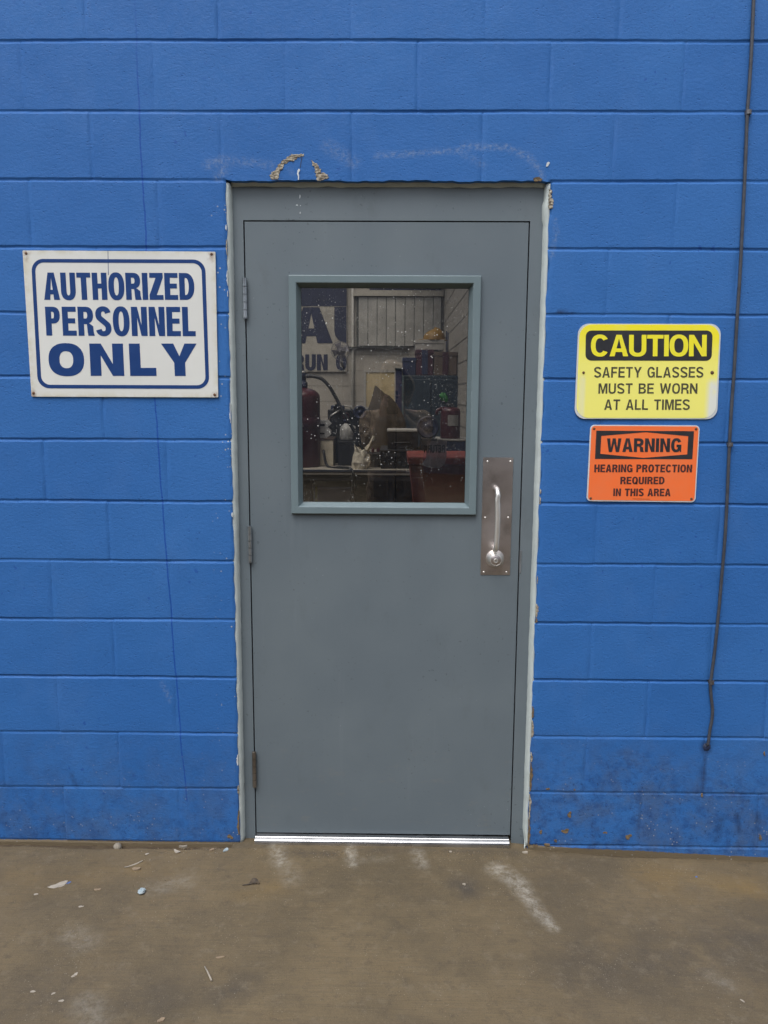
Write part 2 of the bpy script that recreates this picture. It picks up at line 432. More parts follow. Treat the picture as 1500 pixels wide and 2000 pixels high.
# ------------------------------------------------------------------ lettering
def arc(cx, cz, rx, rz, a0, a1, n=14, e=2.35):
    out = []
    for k in range(n+1):
        t = R(a0+(a1-a0)*k/n); c, s = math.cos(t), math.sin(t)
        out.append((cx+rx*math.copysign(abs(c)**(2/e), c), cz+rz*math.copysign(abs(s)**(2/e), s)))
    return out

def glyph(ch, w, sv, sh):
    if ch == 'I': return [([(0, 0), (0, 1), (sv, 1), (sv, 0)], [])]
    if ch == 'L': return [([(0, 0), (0, 1), (sv, 1), (sv, sh), (w, sh), (w, 0)], [])]
    if ch == 'T': return [([(w/2-sv/2, 0), (w/2-sv/2, 1-sh), (0, 1-sh), (0, 1), (w, 1), (w, 1-sh), (w/2+sv/2, 1-sh), (w/2+sv/2, 0)], [])]
    if ch == 'E':
        m0, m1 = 0.515-sh/2, 0.515+sh/2
        return [([(0, 0), (0, 1), (w, 1), (w, 1-sh), (sv, 1-sh), (sv, m1), (w*.93, m1), (w*.93, m0), (sv, m0), (sv, sh), (w, sh), (w, 0)], [])]
    if ch == 'F':
        m0, m1 = 0.49-sh/2, 0.49+sh/2
        return [([(0, 0), (0, 1), (w, 1), (w, 1-sh), (sv, 1-sh), (sv, m1), (w*.9, m1), (w*.9, m0), (sv, m0), (sv, 0)], [])]
    if ch == 'H':
        m0, m1 = 0.51-sh/2, 0.51+sh/2
        return [([(0, 0), (0, 1), (sv, 1), (sv, m1), (w-sv, m1), (w-sv, 1), (w, 1), (w, 0), (w-sv, 0), (w-sv, m0), (sv, m0), (sv, 0)], [])]
    if ch == 'N':
        k = 0.36
        return [([(0, 0), (0, 1), (sv*1.05, 1), (w-sv, k), (w-sv, 1), (w, 1), (w, 0), (w-sv*1.05, 0), (sv, 1-k), (sv, 0)], [])]
    if ch == 'M':
        return [([(0, 0), (0, 1), (1.4*sv, 1), (w/2, .32), (w-1.4*sv, 1), (w, 1), (w, 0), (w-sv, 0), (w-sv, .74), (w/2+.42*sv, 0), (w/2-.42*sv, 0), (sv, .74), (sv, 0)], [])]
    if ch == 'W':
        return [([(0, 1), (sv, 1), (.285*w, .30), (.5*w-.45*sv, 1), (.5*w+.45*sv, 1), (.715*w, .30), (w-sv, 1), (w, 1), (.745*w+.5*sv, 0), (.745*w-.5*sv, 0), (.5*w, .64), (.255*w+.5*sv, 0), (.255*w-.5*sv, 0)], [])]
    if ch == 'A':
        xi = lambda y: sv*1.08+(.5*w-sv*1.08)*y/.83
        a, b = .2, .2+sh*.95
        return [([(0, 0), (.5*w-.56*sv, 1), (.5*w+.56*sv, 1), (w, 0), (w-sv*1.08, 0), (w-xi(a), a), (xi(a), a), (sv*1.08, 0)],
                 [[(xi(b), b), (.5*w, .83), (w-xi(b), b)]])]
    if ch == 'Y':
        return [([(0, 1), (1.12*sv, 1), (.5*w, .61), (w-1.12*sv, 1), (w, 1), (.5*w+.5*sv, .41), (.5*w+.5*sv, 0), (.5*w-.5*sv, 0), (.5*w-.5*sv, .41)], [])]
    if ch == 'Z':
        return [([(0, 0), (0, sh), (w-1.3*sv, 1-sh), (.03*w, 1-sh), (.03*w, 1), (w, 1), (w, 1-sh), (1.3*sv, sh), (w, sh), (w, 0)], [])]
    if ch in 'OQ':
        g = [(arc(w/2, .5, w/2, .515, 0, 360, 40)[:-1], [arc(w/2, .5, w/2-sv, .515-sh, 0, 360, 40)[:-1]])]
        if ch == 'Q': g.append(([(w*.52, .26), (w*.66, .34), (w*1.0, .02), (w*.86, -.07)], []))
        return g
    if ch == 'D':
        c = w*.42
        return [([(0, 0), (0, 1)]+arc(c, .5, w-c, .5, 90, -90, 20, 2.2)[0:], [[(sv, 1-sh)]+arc(c, .5, w-c-sv, .5-sh, 90, -90, 20, 2.2)+[(sv, sh)]])]
    if ch in 'PR':
        ym = .42; c = w*.5; h = (1+ym)/2; rr = (1-ym)/2
        hole = [(sv, 1-sh)]+arc(c, h, w*.97-c-sv, rr-sh, 90, -90, 12)+[(sv, ym+sh)]
        a = [(0, 0), (0, 1)]+arc(c, h, w*.97-c, rr, 90, -90, 14)
        if ch == 'P': return [(a+[(sv, ym), (sv, 0)], [hole])]
        a = [(0, 0), (0, 1)]+arc(c, h, w*.97-c, rr, 90, -70, 14)
        return [(a+[(w*.95, ym*.78), (w*.97, ym*.3), (w*1.02, 0), (w*1.02-1.1*sv, 0), (w*.97-1.05*sv, ym*.3), (w*.95-1.05*sv, ym*.75), (w*.55, ym-.02), (sv, ym-.02), (sv, 0)], [hole])]
    if ch == 'B':
        c = w*.5
        o = [(0, 0), (0, 1)]+arc(c, .765, w*.95-c, .235, 90, -80, 12)+arc(c, .265, w-c, .265, 80, -90, 12)
        h1 = [(sv, 1-sh)]+arc(c, (1-sh+.53+sh*.5)/2, w*.95-c-sv, (1-sh-.53-sh*.5)/2, 90, -90, 10)+[(sv, .53+sh*.5)]
        h2 = [(sv, .53-sh*.5)]+arc(c, (sh+.53-sh*.5)/2, w-c-sv, (.53-sh*1.5)/2, 90, -90, 10)+[(sv, sh)]
        return [(o, [h1, h2])]
    if ch == 'C':
        return [(arc(w/2, .5, w/2, .515, 33, 327, 30)+arc(w/2, .5, w/2-sv, .515-sh, 319, 41, 30), [])]
    if ch == 'G':
        return [(arc(w/2, .5, w/2, .515, 26, 308, 28)+[(w-.42*sv, .11), (w-.36*sv, 0), (w, 0), (w, .54), (.53*w, .54), (.53*w, .54-sh), (w-sv, .54-sh), (w-sv, .32)]
                 + arc(w/2, .5, w/2-sv, .515-sh, 312, 32, 26), [])]
    if ch == 'S':
        rx, ry = w/2-sv/2, .265-sh/2+.008
        P = arc(w/2, .742, rx, ry, 12, 236, 18, 2.2)+arc(w/2, .258, rx*1.02, ry, 56, -168, 18, 2.2)
        L_, R_ = [], []
        for i, p in enumerate(P):
            q0, q1 = P[max(i-1, 0)], P[min(i+1, len(P)-1)]
            tx, tz = q1[0]-q0[0], q1[1]-q0[1]; l = math.hypot(tx, tz) or 1; tx, tz = tx/l, tz/l
            h = .5*math.sqrt((sv*tz)**2+(sh*tx)**2)*(1.04 if 15 < i < 22 else 1)
            L_.append((p[0]-tz*h, p[1]+tx*h)); R_.append((p[0]+tz*h, p[1]-tx*h))
        return [(L_+R_[::-1], [])]
    if ch == 'U':
        r = .34
        return [([(0, 1)]+arc(w/2, r, w/2, r+.015, 180, 360, 18)+[(w, 1), (w-sv, 1)]+arc(w/2, r, w/2-sv, r+.015-sh, 360, 180, 18)+[(sv, 1)], [])]
    raise KeyError(ch)

REL = dict(A=1.08, B=1.0, C=1.04, D=1.02, E=.9, F=.86, G=1.06, H=1.0, L=.84, M=1.22, N=1.02, O=1.08, P=.96, Q=1.08, R=1.02, S=1.0, T=.94, U=1.0, W=1.5, Y=1.08, Z=.94)

def text(quad, s, k=0.3, sh=0.17, gap=0.12, space=0.42, y=-0.005, th=0.0006, mirror=False, adj={}):
    """lettering laid in a world quad (TL,TR,BR,BL); k = stem / letter width"""
    units = 0.0; n = len(s)
    for i, ch in enumerate(s):
        units += space if ch == ' ' else (k if ch == 'I' else REL[ch]*adj.get(ch, 1))
        if i < n-1: units += gap
    asp = math.dist(quad[3], quad[2])/math.dist(quad[0], quad[3])
    w0 = asp/units; x = 0.0; loops = []
    for i, ch in enumerate(s):
        if ch != ' ':
            w = w0*REL.get(ch, 1)*adj.get(ch, 1)
            for outer, holes in glyph(ch, w, k*w0, sh):
                g = lambda p: warp(quad, ((1-(x+p[0])/asp) if mirror else (x+p[0])/asp, p[1]))
                loops.append(([g(p) for p in outer], [[g(p) for p in h] for h in holes]))
            x += (k*w0 if ch == 'I' else w)
        else: x += space*w0
        x += gap*w0
    return prism(loops, y-th, y)

def pquad(*px, y=0.0):
    return [at(a, b, y) for a, b in px]

# ------------------------------------------------------------------ block wall
OX0, OX1, OZ = -0.5045, 0.5125, 2.236
C = 0.2032
def seg_d(px, pz, a, b):
    ax, az_ = a; bx, bz = b
    dx, dz = bx-ax, bz-az_; L2 = dx*dx+dz*dz
    t = np.clip(((px-ax)*dx+(pz-az_)*dz)/L2, 0, 1)
    return np.hypot(px-ax-t*dx, pz-az_-t*dz), t

def poly_mask(px, pz, pts, w0, w1=None):
    out = np.zeros_like(px); n = len(pts)-1
    for i in range(n):
        d, t = seg_d(px, pz, pts[i], pts[i+1])
        w = w0 if w1 is None else w0+(w1-w0)*(i+t)/n
        out = np.maximum(out, np.clip(1-d/w, 0, 1))
    return out

def grid_noise(X, Z, sc, amp, seed=0):
    rng = np.random.default_rng(seed); out = np.zeros_like(X)
    for k in range(10):
        a = rng.uniform(0, 6.28); f = sc*rng.uniform(.5, 1.6); p = rng.uniform(0, 6.28)
        out += np.sin((X*math.cos(a)+Z*math.sin(a))*f+p)
    return out*amp/4.0

def build_wall():
    xs = set(np.round(np.arange(-1.62, 1.62, 0.009), 4)) | {-9.0, -6, -4, -3, -2.2, -1.9, 1.9, 2.2, 3, 4, 6, 9, OX0, OX1}
    kmin, kmax = -11, 8
    zj = [2.2352+k*C for k in range(kmin, kmax+1)]
    off = [-.0082, -.0063, -.0044, -.002, .0005, .003, .005, .0066, .0082]
    hx0 = 0.0
    heads = [OX0-0.012+hx0+i*C for i in range(-9, 13)]
    xs = [x for x in xs if all(abs(x-h) > 0.012 for h in heads) or x in (OX0, OX1)]
    for h in heads: xs += [h+o for o in (-.0052, -.0030, -.0008, .0014, .0034, .0054) if abs(h+o-OX0) > .002 and abs(h+o-OX1) > .002]
    xs = np.array(sorted(set(np.round(xs, 5))))
    zs = [z for z in np.arange(-0.14, 3.4, 0.010) if all(abs(z-j) > 0.0125 for j in zj)]
    for j in zj: zs += [j+o for o in off]
    zs += [-0.3, OZ, 4.0, 4.6]
    zs = np.array(sorted(set(np.round([z for z in zs if z == OZ or abs(z-OZ) > 0.0022], 5))))
    X, Z = np.meshgrid(xs, zs); Zb = Z.copy(); Xb = X.copy()
    rng = np.random.default_rng(3)
    Y = grid_noise(X, Z, 9, 0.0007, 1)+grid_noise(X, Z, 40, 0.0005, 2)
    nj = len(zj)
    for i, j in enumerate(zj):
        dz = Zb-j
        dep = 0.0036*(1+0.22*np.sin(X*3.1+i*1.7)+0.16*np.sin(X*11+i))
        if j < 0.45: dep = dep*0.62
        if abs(j-2.2352) < 1e-3: dep = np.where((X > OX0) & (X < OX1), 0, dep)
        pr = np.clip(1-(np.abs(dz)/.0060)**2.2, 0, 1)
        Y = Y+dep*pr
        near = np.clip(1-np.abs(dz)/.05, 0, 1)
        Z = Z+near*(0.0010*np.sin(X*2.3+i*2.1)+0.0006*np.sin(X*9+i*5)+0.0004*np.sin(X*41+i*3)
                    + 0.0003*np.sin(X*93+i))
    for i in range(nj):
        z0 = zj[i]; row = (Zb > z0) & (Zb < z0+C)
        par = (i+kmin+1) % 2
        for q, h in enumerate(heads):
            dx = np.abs(Xb-h)
            # a slight step and tilt from one block to the next
            if (q % 2) == par:
                if abs(h-OX0) < .02 and z0 < OZ-.01: continue
                dep = rng.uniform(0.0010, 0.0030)
                Y = np.where(row, Y+dep*np.clip(1-(dx/.0050)**2, 0, 1)*(0.7+0.3*np.sin(Zb*37+q)), Y)
                blk = row & (Xb > h) & (Xb <= h+2*C)
                Y = np.where(blk, Y+rng.normal(0, 0.0005)+rng.normal(0, 0.0012)*(Zb-z0-C/2)+rng.normal(0, 0.0008)*(Xb-h-C), Y)
    tone = np.zeros_like(X); rt_ = np.random.default_rng(21)
    for i in range(nj):
        row = (Zb > zj[i]) & (Zb <= zj[i]+C)
        for q, h in enumerate(heads):
            if (q % 2) == (i+kmin+1) % 2: tone = np.where(row & (Xb > h) & (Xb <= h+2*C), rt_.uniform(0, 1), tone)
    # worn arris round the doorway
    dE = np.minimum(np.abs(Xb-OX0), np.abs(Xb-OX1)); inz = Zb < OZ
    keepx = ~((Xb > OX0+1e-6) & (Xb < OX1-1e-6) & (Zb < OZ-1e-6))
    edge = inz & (dE < 0.012)
    Y = np.where(edge, Y+np.clip(1-dE/.012, 0, 1)**2*(0.0028+0.0025*np.clip(grid_noise(X, Z, 90, 1, 5), 0, 1)), Y)
    onx = (np.abs(Xb-OX0) < 1e-6) & inz; onx2 = (np.abs(Xb-OX1) < 1e-6) & inz
    X = np.where(onx, X+0.0016*np.sin(Zb*31)+0.001*np.sin(Zb*97)+(-0.0035*(2.236-Zb)/2.236), X)
    X = np.where(onx2, X+0.0016*np.sin(Zb*29+1)+0.001*np.sin(Zb*83)+(-0.001*(2.236-Zb)/2.236), X)
    onz = (np.abs(Zb-OZ) < 1e-6) & (Xb >= OX0-1e-6) & (Xb <= OX1+1e-6)
    Z = np.where(onz, Zb+0.0018*np.sin(X*19)+0.0012*np.sin(X*71)+0.0008*np.sin(X*160), Z)
    nz, nx = X.shape
    co_ = np.stack([X, Y, Z], -1).reshape(-1, 3)
    idx = np.arange(nz*nx).reshape(nz, nx)
    q = np.stack([idx[:-1, :-1], idx[:-1, 1:], idx[1:, 1:], idx[1:, :-1]], -1)
    xc = (xs[:-1]+xs[1:])/2; zc = (zs[:-1]+zs[1:])/2
    XC, ZC = np.meshgrid(xc, zc)
    hole = (XC > OX0) & (XC < OX1) & (ZC < OZ)
    q = q[~hole]
    verts = [tuple(v) for v in co_]; faces = [tuple(int(i) for i in r) for r in q]
    # reveal of the doorway
    def strip(ids):
        k = len(verts)
        for i in ids:
            x, y, z = verts[i]; verts.append((x, 0.2, z))
        k2 = len(verts)
        for i in ids: verts.append(verts[i])
        for a in range(len(ids)-1): faces.append((k2+a, k2+a+1, k+a+1, k+a))
    ix0 = int(np.argmin(np.abs(xs-OX0))); ix1 = int(np.argmin(np.abs(xs-OX1))); iz = int(np.argmin(np.abs(zs-OZ)))
    strip(idx[:iz+1, ix0]); strip(idx[:iz+1, ix1]); strip(idx[iz, ix0:ix1+1])
    # back of the wall, inside the shop
    k = len(verts)
    for (x, z) in ((-9, -.3), (OX0-.004, -.3), (OX0-.004, OZ), (OX1, OZ), (OX1, -.3), (9, -.3), (9, 4.6), (OX1, 4.6), (OX0-.004, 4.6), (-9, 4.6), (9, OZ), (-9, OZ)):
        verts.append((x, .2, z))
    for f in ((0, 1, 2, 11), (4, 5, 10, 3), (11, 2, 8, 9), (2, 3, 7, 8), (3, 10, 6, 7)): faces.append(tuple(k+i for i in f))
    me = bpy.data.meshes.new('block_wall'); me.from_pydata(verts, [], faces)
    nv = len(verts)
    def put(name, arr):
        a = me.attributes.new(name, 'FLOAT', 'POINT'); full = np.zeros(nv); full[:arr.size] = arr.ravel(); a.data.foreach_set('value', full)
    put('tone', tone)
    wp = lambda pts: [at(*p) for p in pts]
    low = np.clip((0.46-Z)/0.46, 0, 1)
    side = np.where(X > 0, 1.0, 0.75)
    blotch = np.zeros_like(X)
    for (px, py, r) in ((1255, 1520, .13), (1220, 1500, .09), (1420, 1610, .12), (1180, 1600, .2), (1470, 1600, .1), (1400, 1560, .1)):
        x, z = at(px, py); blotch = np.maximum(blotch, np.clip(1-np.hypot(X-x, Z-z)/r, 0, 1))
    put('dirt', np.clip(low*1.2*np.where(X > 0, 1.25, .7)+blotch*1.0, 0, 1))
    gz = np.vectorize(floor_z)(X)
    put('mud', np.clip((gz+np.where(X < 0, .011, .026)-Z)/0.014, 0, 1))
    sc = np.maximum.reduce([
        poly_mask(X, Z, wp([(405, 322), (432, 312), (440, 330), (425, 345)]), .022)*.8,
        poly_mask(X, Z, wp([(440, 312), (530, 322)]), .018)*.6,
        poly_mask(X, Z, wp([(640, 285), (665, 300), (690, 318)]), .03)*.6,
        poly_mask(X, Z, wp([(735, 304), (830, 298), (900, 294)]), .012)*.9,
        poly_mask(X, Z, wp([(905, 285), (990, 288), (1030, 305), (1052, 330), (1060, 345)]), .014)*.95,
        poly_mask(X, Z, wp([(905, 300), (945, 322)]), .016)*.45,
        poly_mask(X, Z, wp([(1083, 432), (1087, 455), (1081, 482), (1078, 502)]), .009)*1.0,
        poly_mask(X, Z, wp([(316, 1332), (332, 1368)]), .010)*.6,
        poly_mask(X, Z, wp([(566, 330), (572, 340)]), .012)*.5,
        poly_mask(X, Z, wp([(900, 680), (905, 690)]), .012)*.1])
    put('scuff', np.clip(sc*1.4, 0, 1))
    stn = np.maximum.reduce([
        poly_mask(X, Z, wp([(1380, 1458), (1379, 1462)]), .028),
        poly_mask(X, Z, wp([(1378, 1470), (1375, 1510), (1372, 1550)]), .010)*.75,
        poly_mask(X, Z, wp([(1440, 1590), (1444, 1625)]), .012)*.6,
        poly_mask(X, Z, wp([(1480, 1590), (1483, 1640)]), .010)*.6,
        poly_mask(X, Z, wp([(1400, 1640), (1410, 1600)]), .02)*.5,
        poly_mask(X, Z, wp([(1150, 1655), (1165, 1648)]), .012)*.6,
        poly_mask(X, Z, wp([(140, 1515), (150, 1535)]), .014)*.5,
        poly_mask(X, Z, wp([(1090, 610), (1120, 612)]), .006)*.8,
        poly_mask(X, Z, wp([(1165, 820), (1180, 820)]), .010)*.2])
    put('stain', np.clip(stn*1.5, 0, 1))
    nearo = np.clip(1-np.abs(X-OX0+.02)/.06, 0, 1)*(Z < 2.2)
    put('flake', np.clip(np.maximum(nearo*.8, low*np.where(X < 0, .3, .45)), 0, 1))
    me.update()
    o = link('block_wall', me, M['wall'], None, True)
    tag(o, 'blue painted concrete block wall with a doorway cut through it', 'wall')
    return o

wall = build_wall()

def jag(pts, amp=.0022, seed=1):
    rr_ = random.Random(seed); out = []
    for i, a in enumerate(pts):
        b = pts[(i+1) % len(pts)]; L_ = math.dist(a, b); n = max(1, int(L_/.0035))
        for k in range(n):
            t = k/n; out.append((a[0]+(b[0]-a[0])*t+rr_.uniform(-amp, amp), a[1]+(b[1]-a[1])*t+rr_.uniform(-amp, amp)))
    return out
def patch(pxs, mat, y=-0.0012, depth=0.006, name='bare_patch', noise=True):
    pts = [at(*p) for p in pxs]
    if mat == 'mortar': pts = jag(pts)
    o = prism([(pts, [])], y, depth).build(name, M[mat], wall)
    if noise: subdiv_noise(o, 2, 0.0030, 150)
    return o

z5 = lambda L: [(360+a/3.571, 260+b/3.571) for a, b in L]
patch(z5([(598, 300), (606, 325), (655, 326), (662, 290), (668, 268), (700, 215), (735, 200), (772, 190), (800, 168), (832, 160), (832, 142), (800, 150), (760, 150), (728, 160), (705, 182), (678, 200), (655, 224), (640, 255), (612, 275)]), 'mortar')
patch(z5([(888, 190), (893, 215), (908, 235), (915, 280), (925, 300), (922, 318), (940, 334), (975, 322), (1006, 314), (998, 290), (970, 276), (950, 280), (955, 258), (938, 240), (930, 220), (905, 204)]), 'mortar')
patch(z5([(790, 262), (786, 285), (794, 305), (792, 326), (800, 326), (801, 300), (797, 280), (808, 256), (800, 248)]), 'sealant_white', -.0018, .003, 'paint_run', False)
patch(z5([(818, 165), (806, 240), (810, 240), (823, 168)]), 'cabledark', -.0006, .003, 'hairline_crack', False)
patch([(1068, 318), (1066, 326), (1070, 325), (1074, 318), (1071, 316)], 'sealant_white', -.0015, .003, 'paint_run', False)
patch([(1073, 370), (1072, 395), (1073, 408), (1079, 406), (1081, 396), (1077, 384), (1078, 372)], 'mortar')
patch([(1041, 349), (1044, 354), (1056, 354), (1059, 350), (1053, 346), (1046, 346)], 'ochremortar')
for i, (px, py, rx, rz) in enumerate([(1112, 1591, 5, 6), (1104, 1623, 7, 6), (1227, 1634, 7, 5), (1182, 1626, 4, 3), (1068, 1650, 6, 5), (1085, 1642, 4, 3), (1056, 1625, 4, 4), (1045, 1652, 5, 4), (1070, 1541, 4, 3), (1122, 1542, 2, 2), (1485, 1636, 3, 6), (449, 1634, 6, 5), (1493, 1472, 2, 5), (1371, 1553, 2, 6)]):
    c = at(px, py); sc = 1/560
    o = prism([(blob(c[0], c[1], rx*sc*.85, rz*sc*.85, 16, .5, i), [])], -.0014, .004).build('bare_patch', M['ochremortar'], wall)
    subdiv_noise(o, 1, .001, 150)
# chipped arris beside the frame
rr = random.Random(11)
def ragged(xfun, py0, py1, w, side, mat):
    n = 9; a = []; b = []
    for k in range(n+1):
        z = at(1040, py0+(py1-py0)*k/n)[1]
        e = 0.4+0.6*math.sin(math.pi*k/n)
        a.append((xfun(z), z)); b.append((xfun(z)+side*w*e*rr.uniform(.45, 1.1), z))
    o = prism([(a+b[::-1], [])], -.0011, .012).build('bare_patch', M[mat], wall); subdiv_noise(o, 1, .0008, 150)
xr = lambda z: OX1-.001+.0005
xl_ = lambda z: OX0-.0035*(2.236-z)/2.236
for a, b, w, mt in ((1180, 1205, .011, 'mortar'), (1206, 1216, .008, 'ochremortar'), (1380, 1402, .009, 'ochremortar'), (1408, 1440, .008, 'mortar'), (1470, 1488, .008, 'mortar'), (1490, 1545, .010, 'ochremortar'), (1552, 1600, .009, 'mortar'), (1600, 1655, .010, 'ochremortar'), (955, 965, .005, 'mortar'), (970, 985, .006, 'mortar'), (1125, 1140, .004, 'mortar')):
    ragged(xr, a, b, w, 1, mt)
for a, b, w, mt in ((440, 452, .004, 'sealant_white'), (470, 500, .004, 'mortar'), (530, 560, .004, 'sealant_white'), (570, 582, .003, 'sealant_white'), (790, 830, .0035, 'sealant_white'), (1480, 1500, .006, 'sealant_white'), (1540, 1556, .005, 'mortar'), (1590, 1636, .009, 'ochremortar'), (1005, 1014, .006, 'sealant_white')):
    ragged(xl_, a, b, w, -1, mt)

# ------------------------------------------------------------------ ground
def build_ground():
    xs = np.array(sorted(set(np.round(np.concatenate([np.arange(-1.7, 1.7, .010), [-60, -30, -15, -9, -6, -4, -3, -2.4, -2, 2, 2.4, 3, 4, 6, 9, 15, 30, 60]]), 4))))
    ys = np.array(sorted(set(np.round(np.concatenate([np.arange(-1.0, -.08, .010), np.arange(-.08, .03, .004), [-80, -50, -30, -20, -14, -10, -7, -5, -4, -3, -2.4, -2, -1.6, -1.3, -1.1, .03, .1, .16]]), 4))))
    X, Y = np.meshgrid(xs, ys)
    Z = np.interp(X, [-.5, .40, .56, 1.36, 3.0], [-.003, -.006, -.020, -.0538, -.10])
    fine = (np.abs(X) < 1.7) & (Y > -1.05)
    Z = Z+np.where(fine, grid_noise(X, Y, 12, .0012, 4)+grid_noise(X, Y, 70, .0005, 6), 0)
    wav = .006*np.sin(X*5)+.004*np.sin(X*17)+.002*np.sin(X*61)
    gl = np.where(X < OX0-.03, 1.0, 0.0)
    gr = np.where(X > OX1+.02, 1.0, 0.0)
    gap = gl*np.clip((Y+.036+wav)/.010, 0, 1)
    gapr = gr*np.clip((Y+.016+wav*.7)/.010, 0, 1)*np.clip(.4+.6*np.sin(X*9), .2, 1)
    Z = Z-gap*.016-gapr*.006
    nzr, nxr = X.shape
    me = bpy.data.meshes.new('ground')
    idx = np.arange(nzr*nxr).reshape(nzr, nxr)
    q = np.stack([idx[:-1, :-1], idx[:-1, 1:], idx[1:, 1:], idx[1:, :-1]], -1).reshape(-1, 4)
    me.from_pydata([tuple(v) for v in np.stack([X, Y, Z], -1).reshape(-1, 3)], [], [tuple(int(i) for i in r) for r in q])
    def put(name, a):
        t = me.attributes.new(name, 'FLOAT', 'POINT'); t.data.foreach_set('value', np.clip(a, 0, 1).ravel())
    fp = lambda pts: [onfloor(*p)[:2] for p in pts]
    put('gap', np.clip(gap*1.1+gapr*.9, 0, 1))
    st = np.maximum.reduce([
        poly_mask(X, Y, fp([(975, 1698), (1010, 1722), (1028, 1750), (1050, 1780), (1080, 1812)]), .058, .030)*1.35,
        poly_mask(X, Y, fp([(540, 1655), (548, 1685)]), .040)*1.1,
        poly_mask(X, Y, fp([(683, 1655), (688, 1688)]), .028)*1.35,
        poly_mask(X, Y, fp([(815, 1665), (825, 1690)]), .035)*.8,
        poly_mask(X, Y, fp([(560, 1690), (570, 1720)]), .05)*.45,
        poly_mask(X, Y, fp([(300, 1735), (360, 1722)]), .06)*.4,
        poly_mask(X, Y, fp([(140, 1825), (170, 1840)]), .06)*.45,
        poly_mask(X, Y, fp([(170, 1960), (185, 1995)]), .06)*.5,
        poly_mask(X, Y, fp([(1390, 1905), (1430, 1930)]), .04)*.35,
        poly_mask(X, Y, fp([(700, 1680), (760, 1676)]), .03)*.3])
    put('streak', st)
    put('ochre', np.maximum.reduce([poly_mask(X, Y, fp([(1300, 1720), (1480, 1740)]), .16), poly_mask(X, Y, fp([(60, 1720), (300, 1690)]), .14)*.5, poly_mask(X, Y, fp([(480, 1740), (540, 1735)]), .07)*.6]))
    put('dark', np.maximum.reduce([
        poly_mask(X, Y, fp([(905, 1728), (912, 1734)]), .075)*1.1,
        poly_mask(X, Y, fp([(300, 1960), (60, 1960)]), .16)*.5, poly_mask(X, Y, fp([(430, 1945), (480, 1925)]), .07)*.8,
        poly_mask(X, Y, fp([(1150, 1910), (1480, 1840)]), .2)*.55, poly_mask(X, Y, fp([(650, 1668), (560, 1665)]), .035)*.8,
        poly_mask(X, Y, fp([(115, 1930), (118, 1932)]), .03)*1.0,
        poly_mask(X, Y, fp([(470, 1650), (520, 1652)]), .03)*.7, poly_mask(X, Y, fp([(700, 1660), (1010, 1665)]), .03)*.55]))
    o = link('ground', me, M['concrete'], None, True); o['kind'] = 'structure'
    return o
build_ground()

# ------------------------------------------------------------------ door frame
FY = 0.021            # face of the steel frame behind the face of the wall
LX0, LX1 = -0.4535, 0.4535
LTOP, LBOT = 2.119, 0.0192
fr = empty('door_frame', (0.003, FY, 0), 'grey steel door frame set in the blue block wall with pale sealant round it', 'door frame')
g = 0.0042
prism([([(OX0-.003, -.03), (LX0-g, -.03), (LX0-g, LTOP+g), (LX1+g, LTOP+g), (LX1+g, -.03), (OX1+.003, -.03), (OX1+.003, OZ+.003), (OX0-.003, OZ+.003)], [])], FY, .17).build('casing', M['frame'], fr)
mb = MB()
mb.box(LX0-g, LX0+.012, .072, .13, 0, LTOP-.012); mb.box(LX1-.012, LX1+g, .072, .13, 0, LTOP-.012); mb.box(LX0-g, LX1+g, .072, .13, LTOP-.012, LTOP+g)
mb.build('door_stop', M['dark'], fr)
mb = MB(); a = at3(1010, 1076, FY); b = at3(1010.5, 1120, FY)
mb.box(LX1+g-.001, LX1+g+.006, FY-.0016, FY+.004, b[2], a[2], .0006); mb.build('strike_plate', M['hinge'], fr)

def bead(side):
    """wobbly sealant bead in the corner between block and frame"""
    v = []; f = []; n = 150
    for k in range(n+1):
        z = -.006+(OZ+.0)*k/n
        if side == 'l': xw = OX0-.0035*(2.236-z)/2.236
        else: xw = OX1-.001*(2.236-z)/2.236
        s = 1 if side == 'l' else -1
        w = .0150+.0010*mnoise.noise(Vector((3.1 if s > 0 else 9, 0, z*9)))+.0012*mnoise.noise(Vector((7, 1 if s > 0 else 5, z*34)))
        if side == 'r' and z > 2.12 and z < 2.18: w += .004
        if k < 4 and side == 'r': w *= .45+.14*k
        yo = .0015+.0014*mnoise.noise(Vector((s, 4, z*22)))
        ring = [(xw-s*.003, FY-.0285+yo, z), (xw+s*.003, FY-.0285+yo, z), (xw+s*w*.70, FY-.0225+yo, z), (xw+s*w*.92, FY-.0022, z), (xw+s*w, FY+.002, z), (xw-s*.003, FY+.004, z)]
        v += ring
    for k in range(n):
        for j in range(6): f.append((k*6+j, k*6+(j+1) % 6, (k+1)*6+(j+1) % 6, (k+1)*6+j))
    f.append(tuple(range(6))); f.append(tuple(n*6+j for j in range(6)))
    o = MB().add(v, f).build('sealant_bead', M['caulk'], fr, True); return o
bead('l'); bead('r')
v = []; f = []; n = 110
for k in range(n+1):
    x = OX0+.012+(OX1-OX0-.024)*k/n
    w = .0115+.0035*mnoise.noise(Vector((x*6, 2, 0)))+.003*mnoise.noise(Vector((x*24, 7, 0)))
    v += [(x, .012, OZ+.003), (x, .0118, OZ-.002), (x, FY-.004, OZ-w*.7), (x, FY-.001, OZ-w), (x, FY+.002, OZ-w-.0006), (x, FY+.004, OZ+.003)]
for k in range(n):
    for j in range(6): f.append((k*6+j, k*6+(j+1) % 6, (k+1)*6+(j+1) % 6, (k+1)*6+j))
f.append(tuple(range(6))); f.append(tuple(n*6+j for j in range(6)))
MB().add(v, f).build('sealant_bead', M['caulk'], fr, True)
